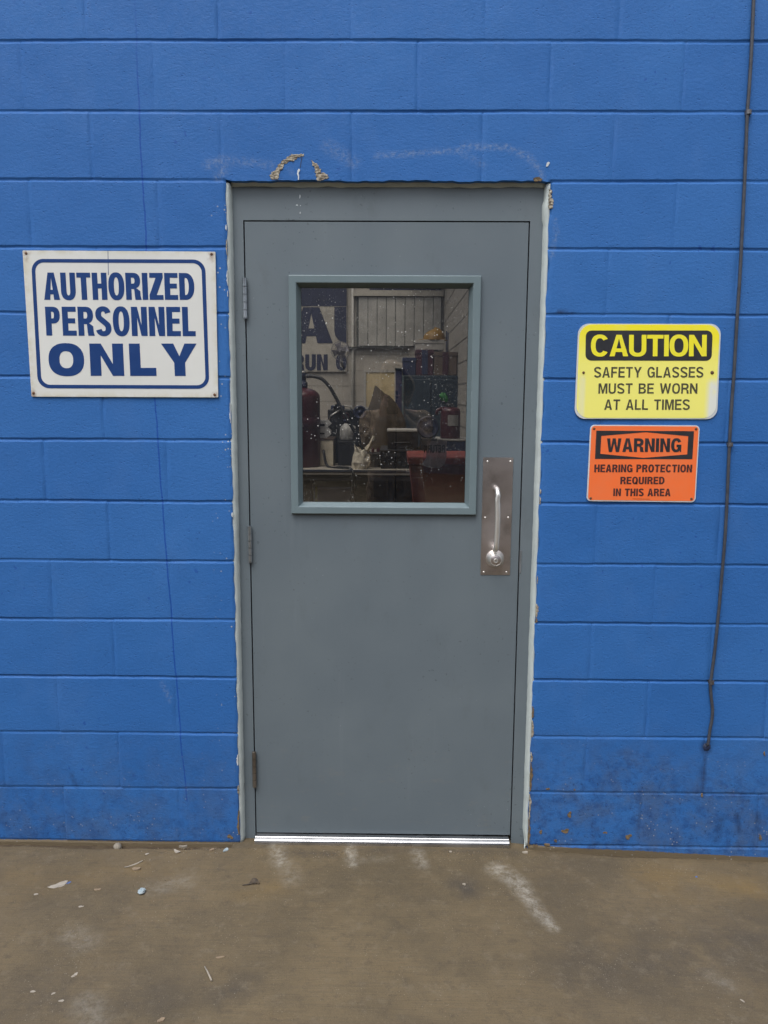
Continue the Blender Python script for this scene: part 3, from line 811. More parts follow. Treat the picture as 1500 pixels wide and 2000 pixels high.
# white drips of paint on the head of the frame
for i, (px, py, rx, rz) in enumerate([(585, 382, 1.2, 3.5), (579, 399, 2, 1.5), (585.5, 414, 1.2, 2), (586, 400, .9, 1)]):
    c = at(px, py, FY); prism([(blob(c[0], c[1], rx/620, rz/620, 10, .3, i+70), [])], FY-.0008, FY+.001).build('paint_drip', M['sealant_white'], fr)
# thread of sealant that ran to the ground at the right jamb
c0 = at3(1028, 1636, .012)
MB().tube([c0, at3(1027.5, 1648, .008), at3(1026, 1656, .0), at3(1024.5, 1664, -.008)], [.0055, .0045, .0028, .0014], 8).build('sealant_tail', M['caulk'], fr, True)

# ------------------------------------------------------------------ door
LY = 0.0225
dr = empty('door', (0, LY, LBOT), 'grey steel door with a square window and a pull handle', 'door')
GX0, GX1, GZ0, GZ1 = -0.3135, 0.3055, 1.1775, 1.953     # outside of the window trim
cut = .018
outer = [(LX0, LBOT), (LX1, LBOT), (LX1, LTOP), (LX0, LTOP)]
hole = [(GX0+cut, GZ0+cut), (GX1-cut, GZ0+cut), (GX1-cut, GZ1-cut), (GX0+cut, GZ1-cut)]
lf = prism([(outer, [hole])], LY, LY+.0445).build('door_leaf', M['leaf'], dr)
def mitred(prof, name, mat, parent):
    v = []; f = []
    for o_, y in prof:
        v += [(GX0+o_, y, GZ0+o_), (GX1-o_, y, GZ0+o_), (GX1-o_, y, GZ1-o_), (GX0+o_, y, GZ1-o_)]
    for i in range(len(prof)-1):
        for j in range(4): f.append((i*4+j, i*4+(j+1) % 4, (i+1)*4+(j+1) % 4, (i+1)*4+j))
    return MB().add(v, f).build(name, mat, parent)
mitred([(0, LY+.001), (0, .0105), (.0012, .0088), (.0025, .0082), (.0225, .0082), (.0240, .0088), (.0250, .0102), (.0255, .013), (.0365, .0415), (.0365, .05), (.004, .05)], 'window_trim', M['lite'], dr)
MB().box(GX0+.030, GX1-.030, .0405, .0445, GZ0+.030, GZ1-.030).build('glass_pane', M['glass'], dr)
mitred([(.0365, .0455), (.030, .0455), (.030, .072), (.004, .072), (.004, .067)], 'inner_trim', M['lite'], dr)
# three butt hinges
for i, (px, p0, p1, mt) in enumerate([(478, 543, 620, 'hinge'), (489.5, 1030, 1099, 'hinge'), (494.5, 1473, 1540, 'rusthinge')]):
    z1 = at(px, p0, .012)[1]; z0 = at(px, p1, .012)[1]; x = LX0-g/2
    hb = MB(); n = 5; h = (z1-z0)/n
    for k in range(n):
        hb.lathe((x, .0135, z0+k*h), (0, 0, 1), [(.0052, .0004), (.0072, .0010), (.0072, h-.0010), (.0052, h-.0004)], 20)
    hb.lathe((x, .0135, z0-.003), (0, 0, 1), [(.004, 0), (.0068, .0015), (.0068, .0032)], 16)
    hb.lathe((x, .0135, z1-.0002), (0, 0, 1), [(.0068, 0), (.0068, .0018), (.004, .003)], 16)
    hb.box(x-.0008, x+.0008, .0135, .06, z0, z1)
    o = auto_smooth(hb.build('hinge', M[mt], dr))
    if mt == 'rusthinge': o['label'] = 'brown tarnished bottom hinge'
# push plate
PX0, PX1, PZ0, PZ1 = .3262, .4262, .9700, 1.3695
pl = prism([(rrect(PX0, PX1, PZ0, PZ1, .002, 3), [])], LY-.0016, LY+.001)
plate = pl.build('pull_plate', M['plate'], dr)
for px, py in ((953, 902), (998, 902), (948.5, 1012), (993.5, 1012), (945.5, 1119), (990, 1119)):
    c = at3(px, py, LY)
    o = MB().lathe((c[0], LY-.0014, c[2]), (0, -1, 0), [(.0036, 0), (.0034, .0006), (.0022, .0014), (.0008, .0017)], 16).build('screw', M['handle'], plate, True)
# pull handle
t = at3(969, 954, LY); bt = at3(966.5, 1072, LY)
hx0, hx1, zt, zb = t[0], bt[0], t[2], bt[2]
pts = []; rs = []
stand = .047
for k in range(0, 9):
    a = k/8*math.pi/2
    pts.append((hx0+.002*k/8, LY-.002-(stand-.022)-.022*math.sin(a) if k else LY-.002, zt-.022*(1-math.cos(a)))); 
pts[0] = (hx0, LY-.001, zt)
pts.insert(1, (hx0, LY-.012, zt))
mid = [(hx0+(hx1-hx0)*s+.002*math.sin(math.pi*s), LY-stand-.002-.004*math.sin(math.pi*s), zt-.022+(zb-zt+.044)*s) for s in np.linspace(.04, .96, 14)]
pts += mid
for k in range(0, 9):
    a = (8-k)/8*math.pi/2
    pts.append((hx1, LY-.002-(stand-.022)-.022*math.sin(a), zb+.022*(1-math.cos(a))))
pts.append((hx1, LY-.012, zb)); pts.append((hx1, LY-.001, zb))
MB().tube(pts, .0084, 16, True, 1.0).build('pull_handle', M['handle'], dr, True)
# lock
c = at3(967.5, 1092.5, LY)
lk = MB().lathe((c[0], LY-.001, c[2]), (0, -1, 0), [(.0300, 0), (.0312, .002), (.0305, .006), (.0205, .0235), (.0190, .0255), (.0180, .0260), (.0172, .0250)], 48).build('lock', M['handle'], dr)
auto_smooth(lk, 25)
MB().lathe((c[0], LY-.0245, c[2]), (0, -1, 0), [(.0168, 0), (.0168, .0016), (.0158, .0024), (.0010, .0026)], 40).build('lock_cylinder', M['plate'], lk, True)
ky = MB().lathe((c[0], LY-.0268, c[2]-.002), (0, -1, 0), [(.0080, 0), (.0080, .0010), (.0068, .0018), (.0055, .0012), (.0008, .0012)], 32)
ky.build('key_core', M['handle'], lk, True)
MB().box(c[0]-.0007, c[0]+.0007, LY-.0290, LY-.0270, c[2]-.006, c[2]+.003).build('keyhole', M['dark'], lk)

# threshold
v = []; f = []
prof = [(.070, .0168), (.016, .0168), (.014, .0178), (.011, .0176), (.0095, .0160), (.008, .0155), (.0065, .0163), (.004, .0155), (.0025, .0128), (.001, .0120), (-.0005, .0124), (-.003, .0095), (-.005, .0045), (-.006, -.004), (-.006, -.02), (.070, -.02)]
x0, x1 = -.4545, .4465
for x in (x0, x1):
    for y, z in prof: v.append((x, y, z+(-.0012 if x > 0 else 0)))
n = len(prof)
for j in range(n): f.append((j, (j+1) % n, n+(j+1) % n, n+j))
f.append(tuple(range(n))); f.append(tuple(range(n, 2*n)))
th = MB().add(v, f).build('threshold', M['alu'], None)
tag(th, 'ribbed bright aluminium threshold strip under the grey door', 'threshold')

# ------------------------------------------------------------------ signs
def screw(px, py, y, parent, mat='rust', r=.0045):
    c = at3(px, py, y)
    o = MB().lathe((c[0], y+.0004, c[2]), (0, -1, 0), [(r, 0), (r*.95, .0012), (r*.6, .0024), (r*.2, .0026)], 14).build('screw', M[mat], parent, True)
    return o

def plate_grid(outline, y0, y1, name, mat, parent, attrs):
    o = prism([(outline, [])], y0, y1).build(name, mat, parent)
    bm = bmesh.new(); bm.from_mesh(o.data)
    ff = [f for f in bm.faces if abs(f.normal.y) > .9 and f.calc_center_median().y < (y0+y1)/2]
    xs = [p[0] for p in outline]; zs = [p[1] for p in outline]
    for ax, lo, hi in ((0, min(xs), max(xs)), (2, min(zs), max(zs))):
        k = int((hi-lo)/.010)
        for i in range(1, k):
            c = lo+(hi-lo)*i/k; p = [0, 0, 0]; p[ax] = c; nn = [0, 0, 0]; nn[ax] = 1
            bmesh.ops.bisect_plane(bm, geom=bm.verts[:]+bm.edges[:]+bm.faces[:], plane_co=p, plane_no=nn)
    bm.to_mesh(o.data); bm.free()
    X = np.array([v.co.x for v in o.data.vertices]); Z = np.array([v.co.z for v in o.data.vertices])
    for an, fn in attrs.items():
        t = o.data.attributes.new(an, 'FLOAT', 'POINT'); t.data.foreach_set('value', np.clip(fn(X, Z), 0, 1))
    return o

SY = -0.0055           # face of the sign plates
def ring(quad_o, quad_i, ro, ri, y, th=.0006):
    """rounded frame between two unit rounded rectangles warped into world quads"""
    def rr_(q, r):
        w = math.dist(q[0], q[1]); h = math.dist(q[0], q[3])
        return [warp(q, (p[0]/w, p[1]/h)) for p in rrect(0, w, 0, h, r, 8)]
    return prism([(rr_(quad_o, ro), [rr_(quad_i, ri)])], y-th, y)
def rounded(q, r, n=8):
    w = math.dist(q[0], q[1]); h = math.dist(q[0], q[3])
    return [warp(q, (p[0]/w, p[1]/h)) for p in rrect(0, w, 0, h, r, n)]

# AUTHORIZED PERSONNEL ONLY
q1 = pquad((44, 489), (420.5, 491.5), (426, 776), (61.5, 774.5), y=SY)
s1 = empty('sign', ((q1[0][0]+q1[1][0])/2, SY, q1[3][1]), 'large white sign reading authorized personnel only in navy capitals left of the door', 'sign')
scr1 = [(51, 495), (413, 496.5), (65.5, 768), (419, 771)]
def edgef(X, Z):
    d = np.minimum.reduce([np.abs(X-q1[0][0]), np.abs(X-q1[1][0])*1.6, np.abs(Z-q1[0][1])*2, np.abs(Z-q1[3][1])*2]); return np.clip(1-d/.035, 0, 1)
def rustf(X, Z):
    r = np.zeros_like(X)
    for p in scr1:
        c = at(*p, SY); dx = X-c[0]; dz = Z-c[1]
        r = np.maximum(r, np.clip(1-np.hypot(dx, np.where(dz < 0, dz*.45, dz))/.013, 0, 1))
    return r*1.1
plate_grid(rounded(q1, .003, 3), SY, -.0015, 'plate', M['signwhite'], s1, {'edge': edgef, 'rust': rustf})
ring(pquad((60.8, 505.6), (400.6, 507), (409, 759.5), (74.2, 758.4), y=SY), pquad((68, 512.6), (393.4, 514), (401.8, 752.5), (81.2, 751.4), y=SY), .038, .028, SY).build('border', M['navy'], s1)
text(pquad((83.2, 532.3), (378.6, 533.2), (380.4, 585.6), (86.7, 585.6), y=SY), 'AUTHORIZED', .375, .18, .10, y=SY).build('lettering', M['navy'], s1)
text(pquad((87.7, 599), (380.6, 599.4), (382.4, 656.6), (90.9, 655.4), y=SY), 'PERSONNEL', .375, .175, .12, y=SY).build('lettering', M['navy'], s1)
text(pquad((93.4, 671), (384, 671), (387, 734.4), (96.5, 733.8), y=SY), 'ONLY', .33, .25, .18, y=SY, adj={'L': .95}).build('lettering', M['navy'], s1)
for p in scr1: screw(*p, SY, s1)
prism([(pquad((210.4, 489), (211.3, 489), (212.2, 537), (211.2, 537), y=SY), [])], SY-.0004, SY).build('scratch', M['navy'], s1)

# CAUTION
z3 = lambda a, b: (1060+a/3.409, 600+b/3.409)
def q3(*pts, y=SY): return [at(*z3(*p), y) for p in pts]
qc = q3((238, 109), (1189, 111), (1161, 745.5), (211, 743))
s2 = empty('sign', ((qc[0][0]+qc[1][0])/2, SY, qc[3][1]), 'faded yellow caution sign about safety glasses, right of the door', 'sign')
prism([(rounded(qc, .034, 10), [])], SY+.0008, -.0015).build('plate', M['plateedge'], s2)
qy = q3((247, 114), (1180, 117), (1150, 738), (222, 737))
def bleach(X, Z):
    out = np.zeros_like(X)
    c = at(*z3(1128, 470), SY); cr = at(*z3(1085, 600), SY)
    out = np.clip((X-cr[0])/.014, 0, 1)*np.clip((c[1]-Z)/.02, 0, 1)
    cl = at(*z3(266, 450), SY)
    out = np.maximum(out, np.clip(1-np.abs(X-cl[0])/.012, 0, 1)*np.clip((cl[1]-Z)/.01, 0, 1)*.7)
    return out
plate_grid(rounded(qy, .040, 10), SY, SY+.0007, 'face', M['yellow'], s2, {'bleach': bleach})
prism([(rounded(q3((287, 155), (1131, 155), (1124, 357), (284, 355)), .019, 8), [])], SY-.0005, SY).build('panel', M['blackprint'], s2)
text(q3((321, 184), (1092, 184), (1090, 327), (320, 327)), 'CAUTION', .27, .175, .045, y=SY-.0005).build('lettering', M['cautionyellow'], s2)
text(q3((343, 398), (1071, 398), (1068, 468), (341, 468)), 'SAFETY GLASSES', .25, .155, .17, .5, y=SY).build('lettering', M['fadedprint'], s2)
text(q3((372, 507), (1031, 507), (1029, 575), (370, 575)), 'MUST BE WORN', .24, .155, .17, .5, y=SY).build('lettering', M['fadedprint'], s2)
text(q3((412, 614), (980, 614), (978, 683), (409, 683)), 'AT ALL TIMES', .25, .155, .17, .5, y=SY).build('lettering', M['fadedprint'], s2)
screw(*z3(272, 436), SY, s2); screw(*z3(1128, 436), SY, s2, r=.006)

# WARNING
qw = q3((318, 783), (1047, 787), (1017, 1299), (292, 1291))
s3 = empty('sign', ((qw[0][0]+qw[1][0])/2, SY, qw[3][1]), 'small orange warning sign about hearing protection, below the yellow sign', 'sign')
prism([(rounded(qw, .014, 8), [])], SY+.0008, -.0015).build('plate', M['plateedge'], s3)
qo = q3((326, 790), (1039, 794), (1010, 1291), (301, 1284))
prism([(rounded(qo, .011, 8), [])], SY, SY+.0007).build('face', M['orange'], s3)
prism([(q3((357, 822), (1007, 825), (996, 1012), (348, 1010)), [q3((390, 857), (685, 832), (969, 859), (962, 980), (672, 1003), (384, 976))])], SY-.0005, SY).build('panel', M['blackprint'], s3)
text(q3((428, 873), (925, 873), (921, 964), (426, 964)), 'WARNING', .33, .19, .12, y=SY).build('lettering', M['blackprint'], s3)
text(q3((345, 1047), (996, 1048), (993, 1099), (343, 1098)), 'HEARING PROTECTION', .34, .19, .14, .45, y=SY).build('lettering', M['maroonprint'], s3)
text(q3((518, 1129), (812, 1129), (810, 1178), (516, 1178)), 'REQUIRED', .34, .19, .14, y=SY).build('lettering', M['maroonprint'], s3)
text(q3((471, 1207), (852, 1208), (850, 1258), (469, 1257)), 'IN THIS AREA', .34, .19, .14, .5, y=SY).build('lettering', M['maroonprint'], s3)
prism([(q3((598, 1275), (715, 1277), (715, 1279), (598, 1277)), [])], SY-.0004, SY).build('fine_print', M['maroonprint'], s3)
for p in ((342, 808), (1021, 811), (319, 1272), (990, 1276)): screw(*z3(*p), SY, s3, r=.0042)

# ------------------------------------------------------------------ cable
CY = -.0070
cp = [(1474, -60), (1472, 0), (1467, 110), (1463, 180), (1460, 221), (1456.5, 300), (1452, 400), (1447, 500), (1441, 600), (1436, 690), (1430, 780), (1424.5, 868), (1421, 960), (1415, 1060), (1409, 1130), (1403, 1200), (1397, 1260), (1389, 1322), (1387, 1333), (1388.5, 1358), (1391.5, 1385), (1390.5, 1405), (1387, 1425), (1384, 1448), (1382, 1456)]
cb = empty('cable', at3(1382, 1456, CY), 'thin grey cable running down the blue wall at the right edge', 'cable')
pts = [at3(a, b, CY) for a, b in cp]
def smooth_path(p, n=4):
    out = []
    for i in range(len(p)-1):
        a, b, c, d = (Vector(p[max(i-1, 0)]), Vector(p[i]), Vector(p[i+1]), Vector(p[min(i+2, len(p)-1)]))
        for k in range(n):
            t = k/n; out.append(.5*((2*b)+(c-a)*t+(2*a-5*b+4*c-d)*t*t+(3*b-a-3*c+d)*t**3))
    out.append(Vector(p[-1])); return out
pts = smooth_path(pts); pts[-1].y = .004
pts = [p+Vector((.0012*mnoise.noise(p*6), 0, 0)) for p in pts]
MB().tube(pts, .0052, 12).build('sheath', M['cable'], cb, True)
for px, py in ((1460, 221), (1424.5, 868), (1388, 1331)):
    c = at3(px, py, 0); k = MB(); h = .006
    ringp = []
    for s in range(9):
        a = math.pi*s/8; ringp.append((c[0]+.0085*math.cos(a), CY-.0012-.0082*math.sin(a)))
    vv = []; ff = []
    prof2 = [(c[0]+.0085, .002)]+ringp+[(c[0]-.0085, .002)]
    for z in (c[2]-h, c[2]+h):
        for x, y in prof2: vv.append((x, y, z))
    nn = len(prof2)
    for j in range(nn-1): ff.append((j, j+1, nn+j+1, nn+j))
    ff.append(tuple(range(nn))); ff.append(tuple(range(nn, 2*nn)))
    k.add(vv, ff).build('cable_clip', M['clip'], cb)
c = at3(1380.5, 1459, 0)
o = MB().lathe((c[0], .003, c[2]), (0, -1, 0), [(.015, 0), (.0135, .003), (.010, .006), (.006, .008), (.001, .0085)], 20).build('sealant_plug', M['cabledark'], cb, True)
for v_ in o.data.vertices: v_.co += Vector((1, .4, 1))*.0018*mnoise.noise(v_.co*90)

# ------------------------------------------------------------------ litter on the concrete
LIT = {
 'chipwhite': basic('pale_paint_flake', (0.37, 0.33, 0.27, 1), (0.30, 0.26, 0.21, 1), .7, 0, 60, .4),
 'chipblue': basic('light_blue_flake', (0.30, 0.38, 0.41, 1), (0.38, 0.42, 0.43, 1), .6, 0, 60, .4),
 'chiptan': basic('tan_mortar_flake', (0.27, 0.20, 0.13, 1), (0.20, 0.15, 0.10, 1), .85, 0, 60, .6),
 'stone': basic('grey_stone', (0.26, 0.23, 0.185, 1), (0.18, 0.155, 0.12, 1), .8, 0, 50, .6),
 'leafdry': basic('dark_dry_leaf', (0.055, 0.045, 0.036, 1), (0.10, 0.072, 0.045, 1), .85, 0, 60, .6),
 'bluechip': basic('blue_paint_flake', (0.05, 0.15, 0.42, 1), None, .6)}
def flake(px, py, L_, W_, ang, mat, label, cat, seed, th=.0016, curl=.07, name='paint_flake', n=14):
    x, y, z = onfloor(px, py); rr_ = random.Random(seed)
    out = blob(0, 0, L_/2, W_/2, n, .35, seed)
    ca, sa = math.cos(R(ang)), math.sin(R(ang))
    mb_ = prism([(out, [])], 0, th)
    o = mb_.build(name, LIT[mat])
    bm = bmesh.new(); bm.from_mesh(o.data); bmesh.ops.triangulate(bm, faces=bm.faces); bmesh.ops.subdivide_edges(bm, edges=bm.edges, cuts=1)
    lo = 9
    for v_ in bm.verts:
        u, t_, w = v_.co.x, v_.co.y, v_.co.z
        h = t_+curl*L_*(u/L_*2)**2*.5+curl*.3*W_*mnoise.noise(Vector((u, w, seed))*90)
        v_.co = Vector((u*ca-w*sa, u*sa+w*ca, h)); lo = min(lo, h)
    for v_ in bm.verts: v_.co += Vector((0, 0, -lo-.0006))
    bm.to_mesh(o.data); bm.free()
    o.location = (x, y, z)
    return tag(o, label, cat)
flake(115, 1729, .052, .030, 28, 'chipwhite', 'largest pale paint flake lying on the concrete at the left', 'paint flake', 1)
flake(132.5, 1724.5, .018, .010, 5, 'bluechip', 'small bright blue paint flake touching the largest pale flake', 'paint flake', 2)
flake(262, 1689, .052, .007, 40, 'chipwhite', 'long thin pale sliver of paint near the wall foot', 'paint flake', 3, .002, .1)
flake(266, 1698, .024, .018, 10, 'chiptan', 'tan flake beside the long thin pale sliver', 'mortar flake', 4, .004)
flake(346, 1664, .032, .012, -35, 'chipwhite', 'short curled pale flake close to the left wall foot', 'paint flake', 6, .002, .3)
flake(190, 1738.5, .020, .012, 10, 'chiptan', 'tan flake between the largest pale flake and the crumpled light blue one', 'mortar flake', 7, .003)
flake(146, 1905, .018, .012, 60, 'chipwhite', 'leaning pale flake above the cluster of white flakes at lower left', 'paint flake', 8)
flake(158, 1771, .015, .008, 15, 'chipwhite', 'small pale flake below the largest pale flake', 'paint flake', 9)
flake(70, 1747, .014, .008, 30, 'chipwhite', 'small pale flake to the left of the largest pale flake', 'paint flake', 10)
GL = 'scattered white paint flakes at lower left'
flake(64, 1937, .012, .008, 20, 'chipwhite', 'leftmost of the white flakes scattered at lower left', 'paint flake', 11)['group'] = GL
flake(104, 1941, .010, .007, 60, 'chipwhite', 'middle of the white flakes scattered at lower left', 'paint flake', 12)['group'] = GL
flake(120, 1955, .012, .009, 10, 'chipwhite', 'rightmost of the white flakes scattered at lower left', 'paint flake', 13)['group'] = GL
flake(315, 1993, .018, .013, 30, 'chiptan', 'tan flake at the bottom edge of the picture', 'mortar flake', 14, .003)
flake(430, 1870, .026, .007, 8, 'chiptan', 'thin tan flake just above the white bent sliver', 'mortar flake', 15)
flake(1450, 1955, .012, .006, -50, 'chipwhite', 'tiny white flake alone on the concrete at lower right', 'paint flake', 16)
flake(906.5, 1727.5, .010, .008, 0, 'chipwhite', 'white flake in the middle of the dark spot on the concrete', 'paint flake', 17, .003)
flake(1026, 1666, .017, .012, 0, 'chipwhite', 'white lump of sealant at the foot of the right door jamb', 'sealant lump', 18, .005)
flake(880-750+750, 1664, .010, .007, 0, 'chipwhite', 'small white flake under the right half of the threshold', 'paint flake', 19, .003)
flake(441, 1661, .026, .012, 55, 'chipblue', 'greenish white flake by the left door jamb', 'paint flake', 20, .003, .2)
flake(414, 1661, .018, .011, 30, 'chiptan', 'rusty tan crumb by the wall foot left of the door', 'mortar flake', 21, .005)
flake(287, 1668, .013, .008, 20, 'chipwhite', 'small pale flake under the stretch of wall left of the door', 'paint flake', 22)
flake(60+1300, 1713, .010, .007, 20, 'bluechip', 'blue paint flake on the ochre stained concrete at right', 'paint flake', 23)
flake(1350, 1667, .050, .012, 5, 'chipblue', 'pale blue flake of paint lying against the right wall foot', 'paint flake', 24, .004, .12)
flake(358, 1655, .026, .010, 10, 'stone', 'flat grey chip lying in the gap along the left wall', 'stone chip', 25, .006, .1)
# crumpled pale blue piece
x, y, z = onfloor(277, 1744)
bm = bmesh.new(); bmesh.ops.create_icosphere(bm, subdivisions=3, radius=.014)
for v_ in bm.verts:
    n_ = mnoise.noise(v_.co*130)*.008+mnoise.noise(v_.co*300)*.004
    v_.co = v_.co*(1+n_*40); v_.co.z *= .45; v_.co.x *= .8
lo = min(v_.co.z for v_ in bm.verts)
for v_ in bm.verts: v_.co.z -= lo+.0008
me = bpy.data.meshes.new('wrapper'); bm.to_mesh(me); bm.free()
o = link('crumpled_scrap', me, LIT['chipblue']); o.location = (x, y, z)
tag(o, 'crumpled light blue scrap of plastic on the concrete', 'scrap')
# pebble in the gap
x, y, z = onfloor(229, 1651)
bm = bmesh.new(); bmesh.ops.create_icosphere(bm, subdivisions=3, radius=.0145)
for v_ in bm.verts: v_.co = v_.co*(1+.18*mnoise.noise(v_.co*70)); v_.co.z *= .82
lo = min(v_.co.z for v_ in bm.verts)
for v_ in bm.verts: v_.co.z -= lo
me = bpy.data.meshes.new('pebble'); bm.to_mesh(me); bm.free()
o = link('pebble', me, LIT['stone'], None, True); o.location = (x, -.020, -.0205)
tag(o, 'round grey pebble lodged in the gap under the left wall', 'pebble')
# dry leaf with its stalk
x, y, z = onfloor(491, 1728)
lfm = MB()
lfm.tube([(-.028, -.006, .002), (-.008, -.002, .004), (.012, .004, .006), (.026, .005, .004)], [.0018, .0024, .0022, .001], 8)
out = []
for k in range(13):
    u = k/12; out.append((-.006+.030*u, .002+.008*math.sin(math.pi*u)+.003*math.sin(9*u), .008+.012*math.sin(math.pi*u)))
v = [(a, b-.006, .003) for a, b, c_ in out]+out+[(a, b+.007, .003) for a, b, c_ in out]
f = []
for k in range(12):
    f += [(k, k+1, 13+k+1, 13+k), (13+k, 14+k, 27+k, 26+k)]
lfm.add(v, f)
o = lfm.build('dry_leaf', LIT['leafdry'], None, True); o.location = (x, y, z-.0005)
tag(o, 'dark curled dry leaf on the concrete in front of the door', 'leaf')
# bent white sliver
p0 = onfloor(400, 1890); p1 = onfloor(406, 1902); p2 = onfloor(413, 1917)
o = MB().tube([(p0[0], p0[1], p0[2]+.003), (p1[0], p1[1], p1[2]+.0045), (p2[0], p2[1], p2[2]+.003)], [.0022, .0032, .0038], 8, True, .7).build('plastic_sliver', LIT['chipwhite'], None, True)
tag(o, 'bent white sliver lying alone on the concrete at lower left', 'sliver')
# uncountable grit
gr = random.Random(5); mb = MB()
def crumb(x, y, r):
    z = floor_z(x); k = len(mb.v)
    a = gr.uniform(0, 6.28); v = []
    for i in range(4): v.append((x+r*math.cos(a+i*1.57)*gr.uniform(.6, 1.3), y+r*math.sin(a+i*1.57)*gr.uniform(.6, 1.3), z-.0006))
    v.append((x+gr.uniform(-.3, .3)*r, y+gr.uniform(-.3, .3)*r, z+r*gr.uniform(.5, 1.1)))
    mb.add(v, [(0, 1, 4), (1, 2, 4), (2, 3, 4), (3, 0, 4), (3, 2, 1, 0)])
for i in range(520):
    px = gr.gauss(0, 1); 
    x = gr.uniform(-1.4, 1.4); y = -.035-abs(gr.gauss(0, .05))
    crumb(x, y, gr.uniform(.0008, .0022))
for (cx, cy, s, n_) in ((545, 1668, .05, 150), (655, 1668, .05, 170), (800, 1668, .09, 140), (470, 1660, .06, 200), (400, 1668, .07, 110), (950, 1668, .08, 120), (560, 1690, .08, 70), (1100, 1690, .1, 60), (1400, 1698, .12, 70), (250, 1800, .12, 70), (150, 1830, .1, 70), (160, 1970, .1, 60), (210, 1740, .18, 80), (330, 1730, .2, 90), (1000, 1740, .06, 60)):
    bx, by, _ = onfloor(cx, cy)
    for i in range(n_):
        x = gr.gauss(bx, s); y = min(-.034, gr.gauss(by, s*.45)); crumb(x, y, gr.uniform(.0006, .0019))
for i in range(420): crumb(gr.uniform(-1.3, 1.3), gr.uniform(-.85, -.04), gr.uniform(.0005, .0016))
def grit_mat():
    n = NT('mixed_grit')
    c = n.mix(n.ramp(n.noise(210, 1), .38, .42), (0.045, 0.032, 0.024, 1), (0.18, 0.12, 0.06, 1))
    c = n.mix(n.ramp(n.noise(170, 1, .5, n.mapping((1, 1, 1), (3, 8, 1))), .52, .55), c, (0.27, 0.235, 0.18, 1))
    return n.out(c, .85)
o = mb.build('grit', grit_mat()); o['kind'] = 'stuff'

# ------------------------------------------------------------------ the shop seen through the window
I = {}
def im(k, c, rough=.6, metal=0, c2=None, scale=6): I[k] = basic('shop_'+k, c+(1,), (c2+(1,)) if c2 else None, rough, metal, scale, .15, 60); return I[k]
im('wallpaint', (.34, .31, .27), .7, 0, (.30, .275, .24)); im('floor', (.16, .15, .14), .7); im('ceil', (.55, .54, .5), .8)
im('board', (.37, .34, .29), .7); im('navy', (.016, .020, .055), .6); im('slat', (.36, .345, .315), .5); im('seam', (.06, .06, .055), .8)
im('teal', (.020, .034, .050), .45); im('tealedge', (.10, .14, .15), .4); im('maroon', (.060, .014, .028), .5); im('cardboard', (.13, .092, .07), .8)
im('grey', (.36, .34, .31), .7); im('yellowhat', (.22, .115, .012), .55); im('dkblue', (.020, .028, .075), .5); im('red', (.070, .012, .020), .35)
im('redbin', (.36, .062, .048), .6); im('black', (.014, .014, .018), .5); im('blacklum', (.028, .027, .030), .5); im('steel', (.55, .53, .50), .35, 1.0)
im('benchtop', (.46, .42, .36), .4); im('apron', (.045, .045, .05), .6); im('white', (.78, .78, .76), .4); im('paper', (.70, .63, .50), .85)
im('jug', (.45, .44, .42), .45); im('green', (.012, .16, .025), .6); im('lightbox', (.42, .44, .47), .5); im('tanboard', (.46, .37, .22), .7)
im('fan', (.14, .13, .15), .5); im('strapyellow', (.45, .45, .06), .6); im('label', (.34, .33, .31), .7)

def rect_at(p0, p1, y):
    a = at(*p0, y); b = at(*p1, y); return min(a[0], b[0]), max(a[0], b[0]), min(a[1], b[1]), max(a[1], b[1])

YB = 8.0
XR = at(866, 700, YB)[0]
mb = MB(); mb.box(-4.2, XR, YB, YB+.15, -.02, 3.7)
bw = mb.build('shop_back_wall', I['wallpaint']); tag(bw, 'pale block wall at the far end of the shop seen through the door window', 'wall')
mj = MB()
for k in range(18):
    z = .2032*k+.05
    mj.box(-4.2, XR, YB-.002, YB, z, z+.009)
mj.build('mortar_joint', basic('shop_joint', (.28, .255, .22, 1)), bw)
mb = MB(); mb.box(XR, XR+.15, .22, YB+.15, -.02, 3.7)
rw = mb.build('shop_side_wall', I['wallpaint']); tag(rw, 'pale block wall on the right inside the shop', 'wall')
mj = MB()
for k in range(18):
    z = .2032*k+.05
    mj.box(XR-.003, XR, .22, YB, z, z+.010)
mj.build('mortar_joint', basic('shop_joint_dark', (.20, .18, .155, 1)), rw)
mb = MB(); mb.box(-4.35, -4.2, .22, YB+.15, -.02, 3.7)
tag(mb.build('shop_side_wall', I['wallpaint']), 'pale wall on the left inside the shop, out of sight beyond the window edge', 'wall')
mb = MB(); mb.box(-4.35, XR+.15, .201, YB+.15, -.1, -.021); mb.build('shop_floor', I['floor'])['kind'] = 'structure'
# roof with a long unseen opening added to let daylight fill the shop
SKX0, SKX1, SKY0, SKY1 = -3.6, .1, 1.3, 7.7
mb = MB()
mb.box(-4.35, SKX0, .201, YB+.15, 3.701, 3.85); mb.box(SKX1, XR+.15, .201, YB+.15, 3.701, 3.85)
mb.box(SKX0, SKX1, .201, SKY0, 3.701, 3.85); mb.box(SKX0, SKX1, SKY1, YB+.15, 3.701, 3.85)
tag(mb.build('shop_roof', I['ceil']), 'flat roof of the shop with a long unseen opening added to let daylight in', 'roof')

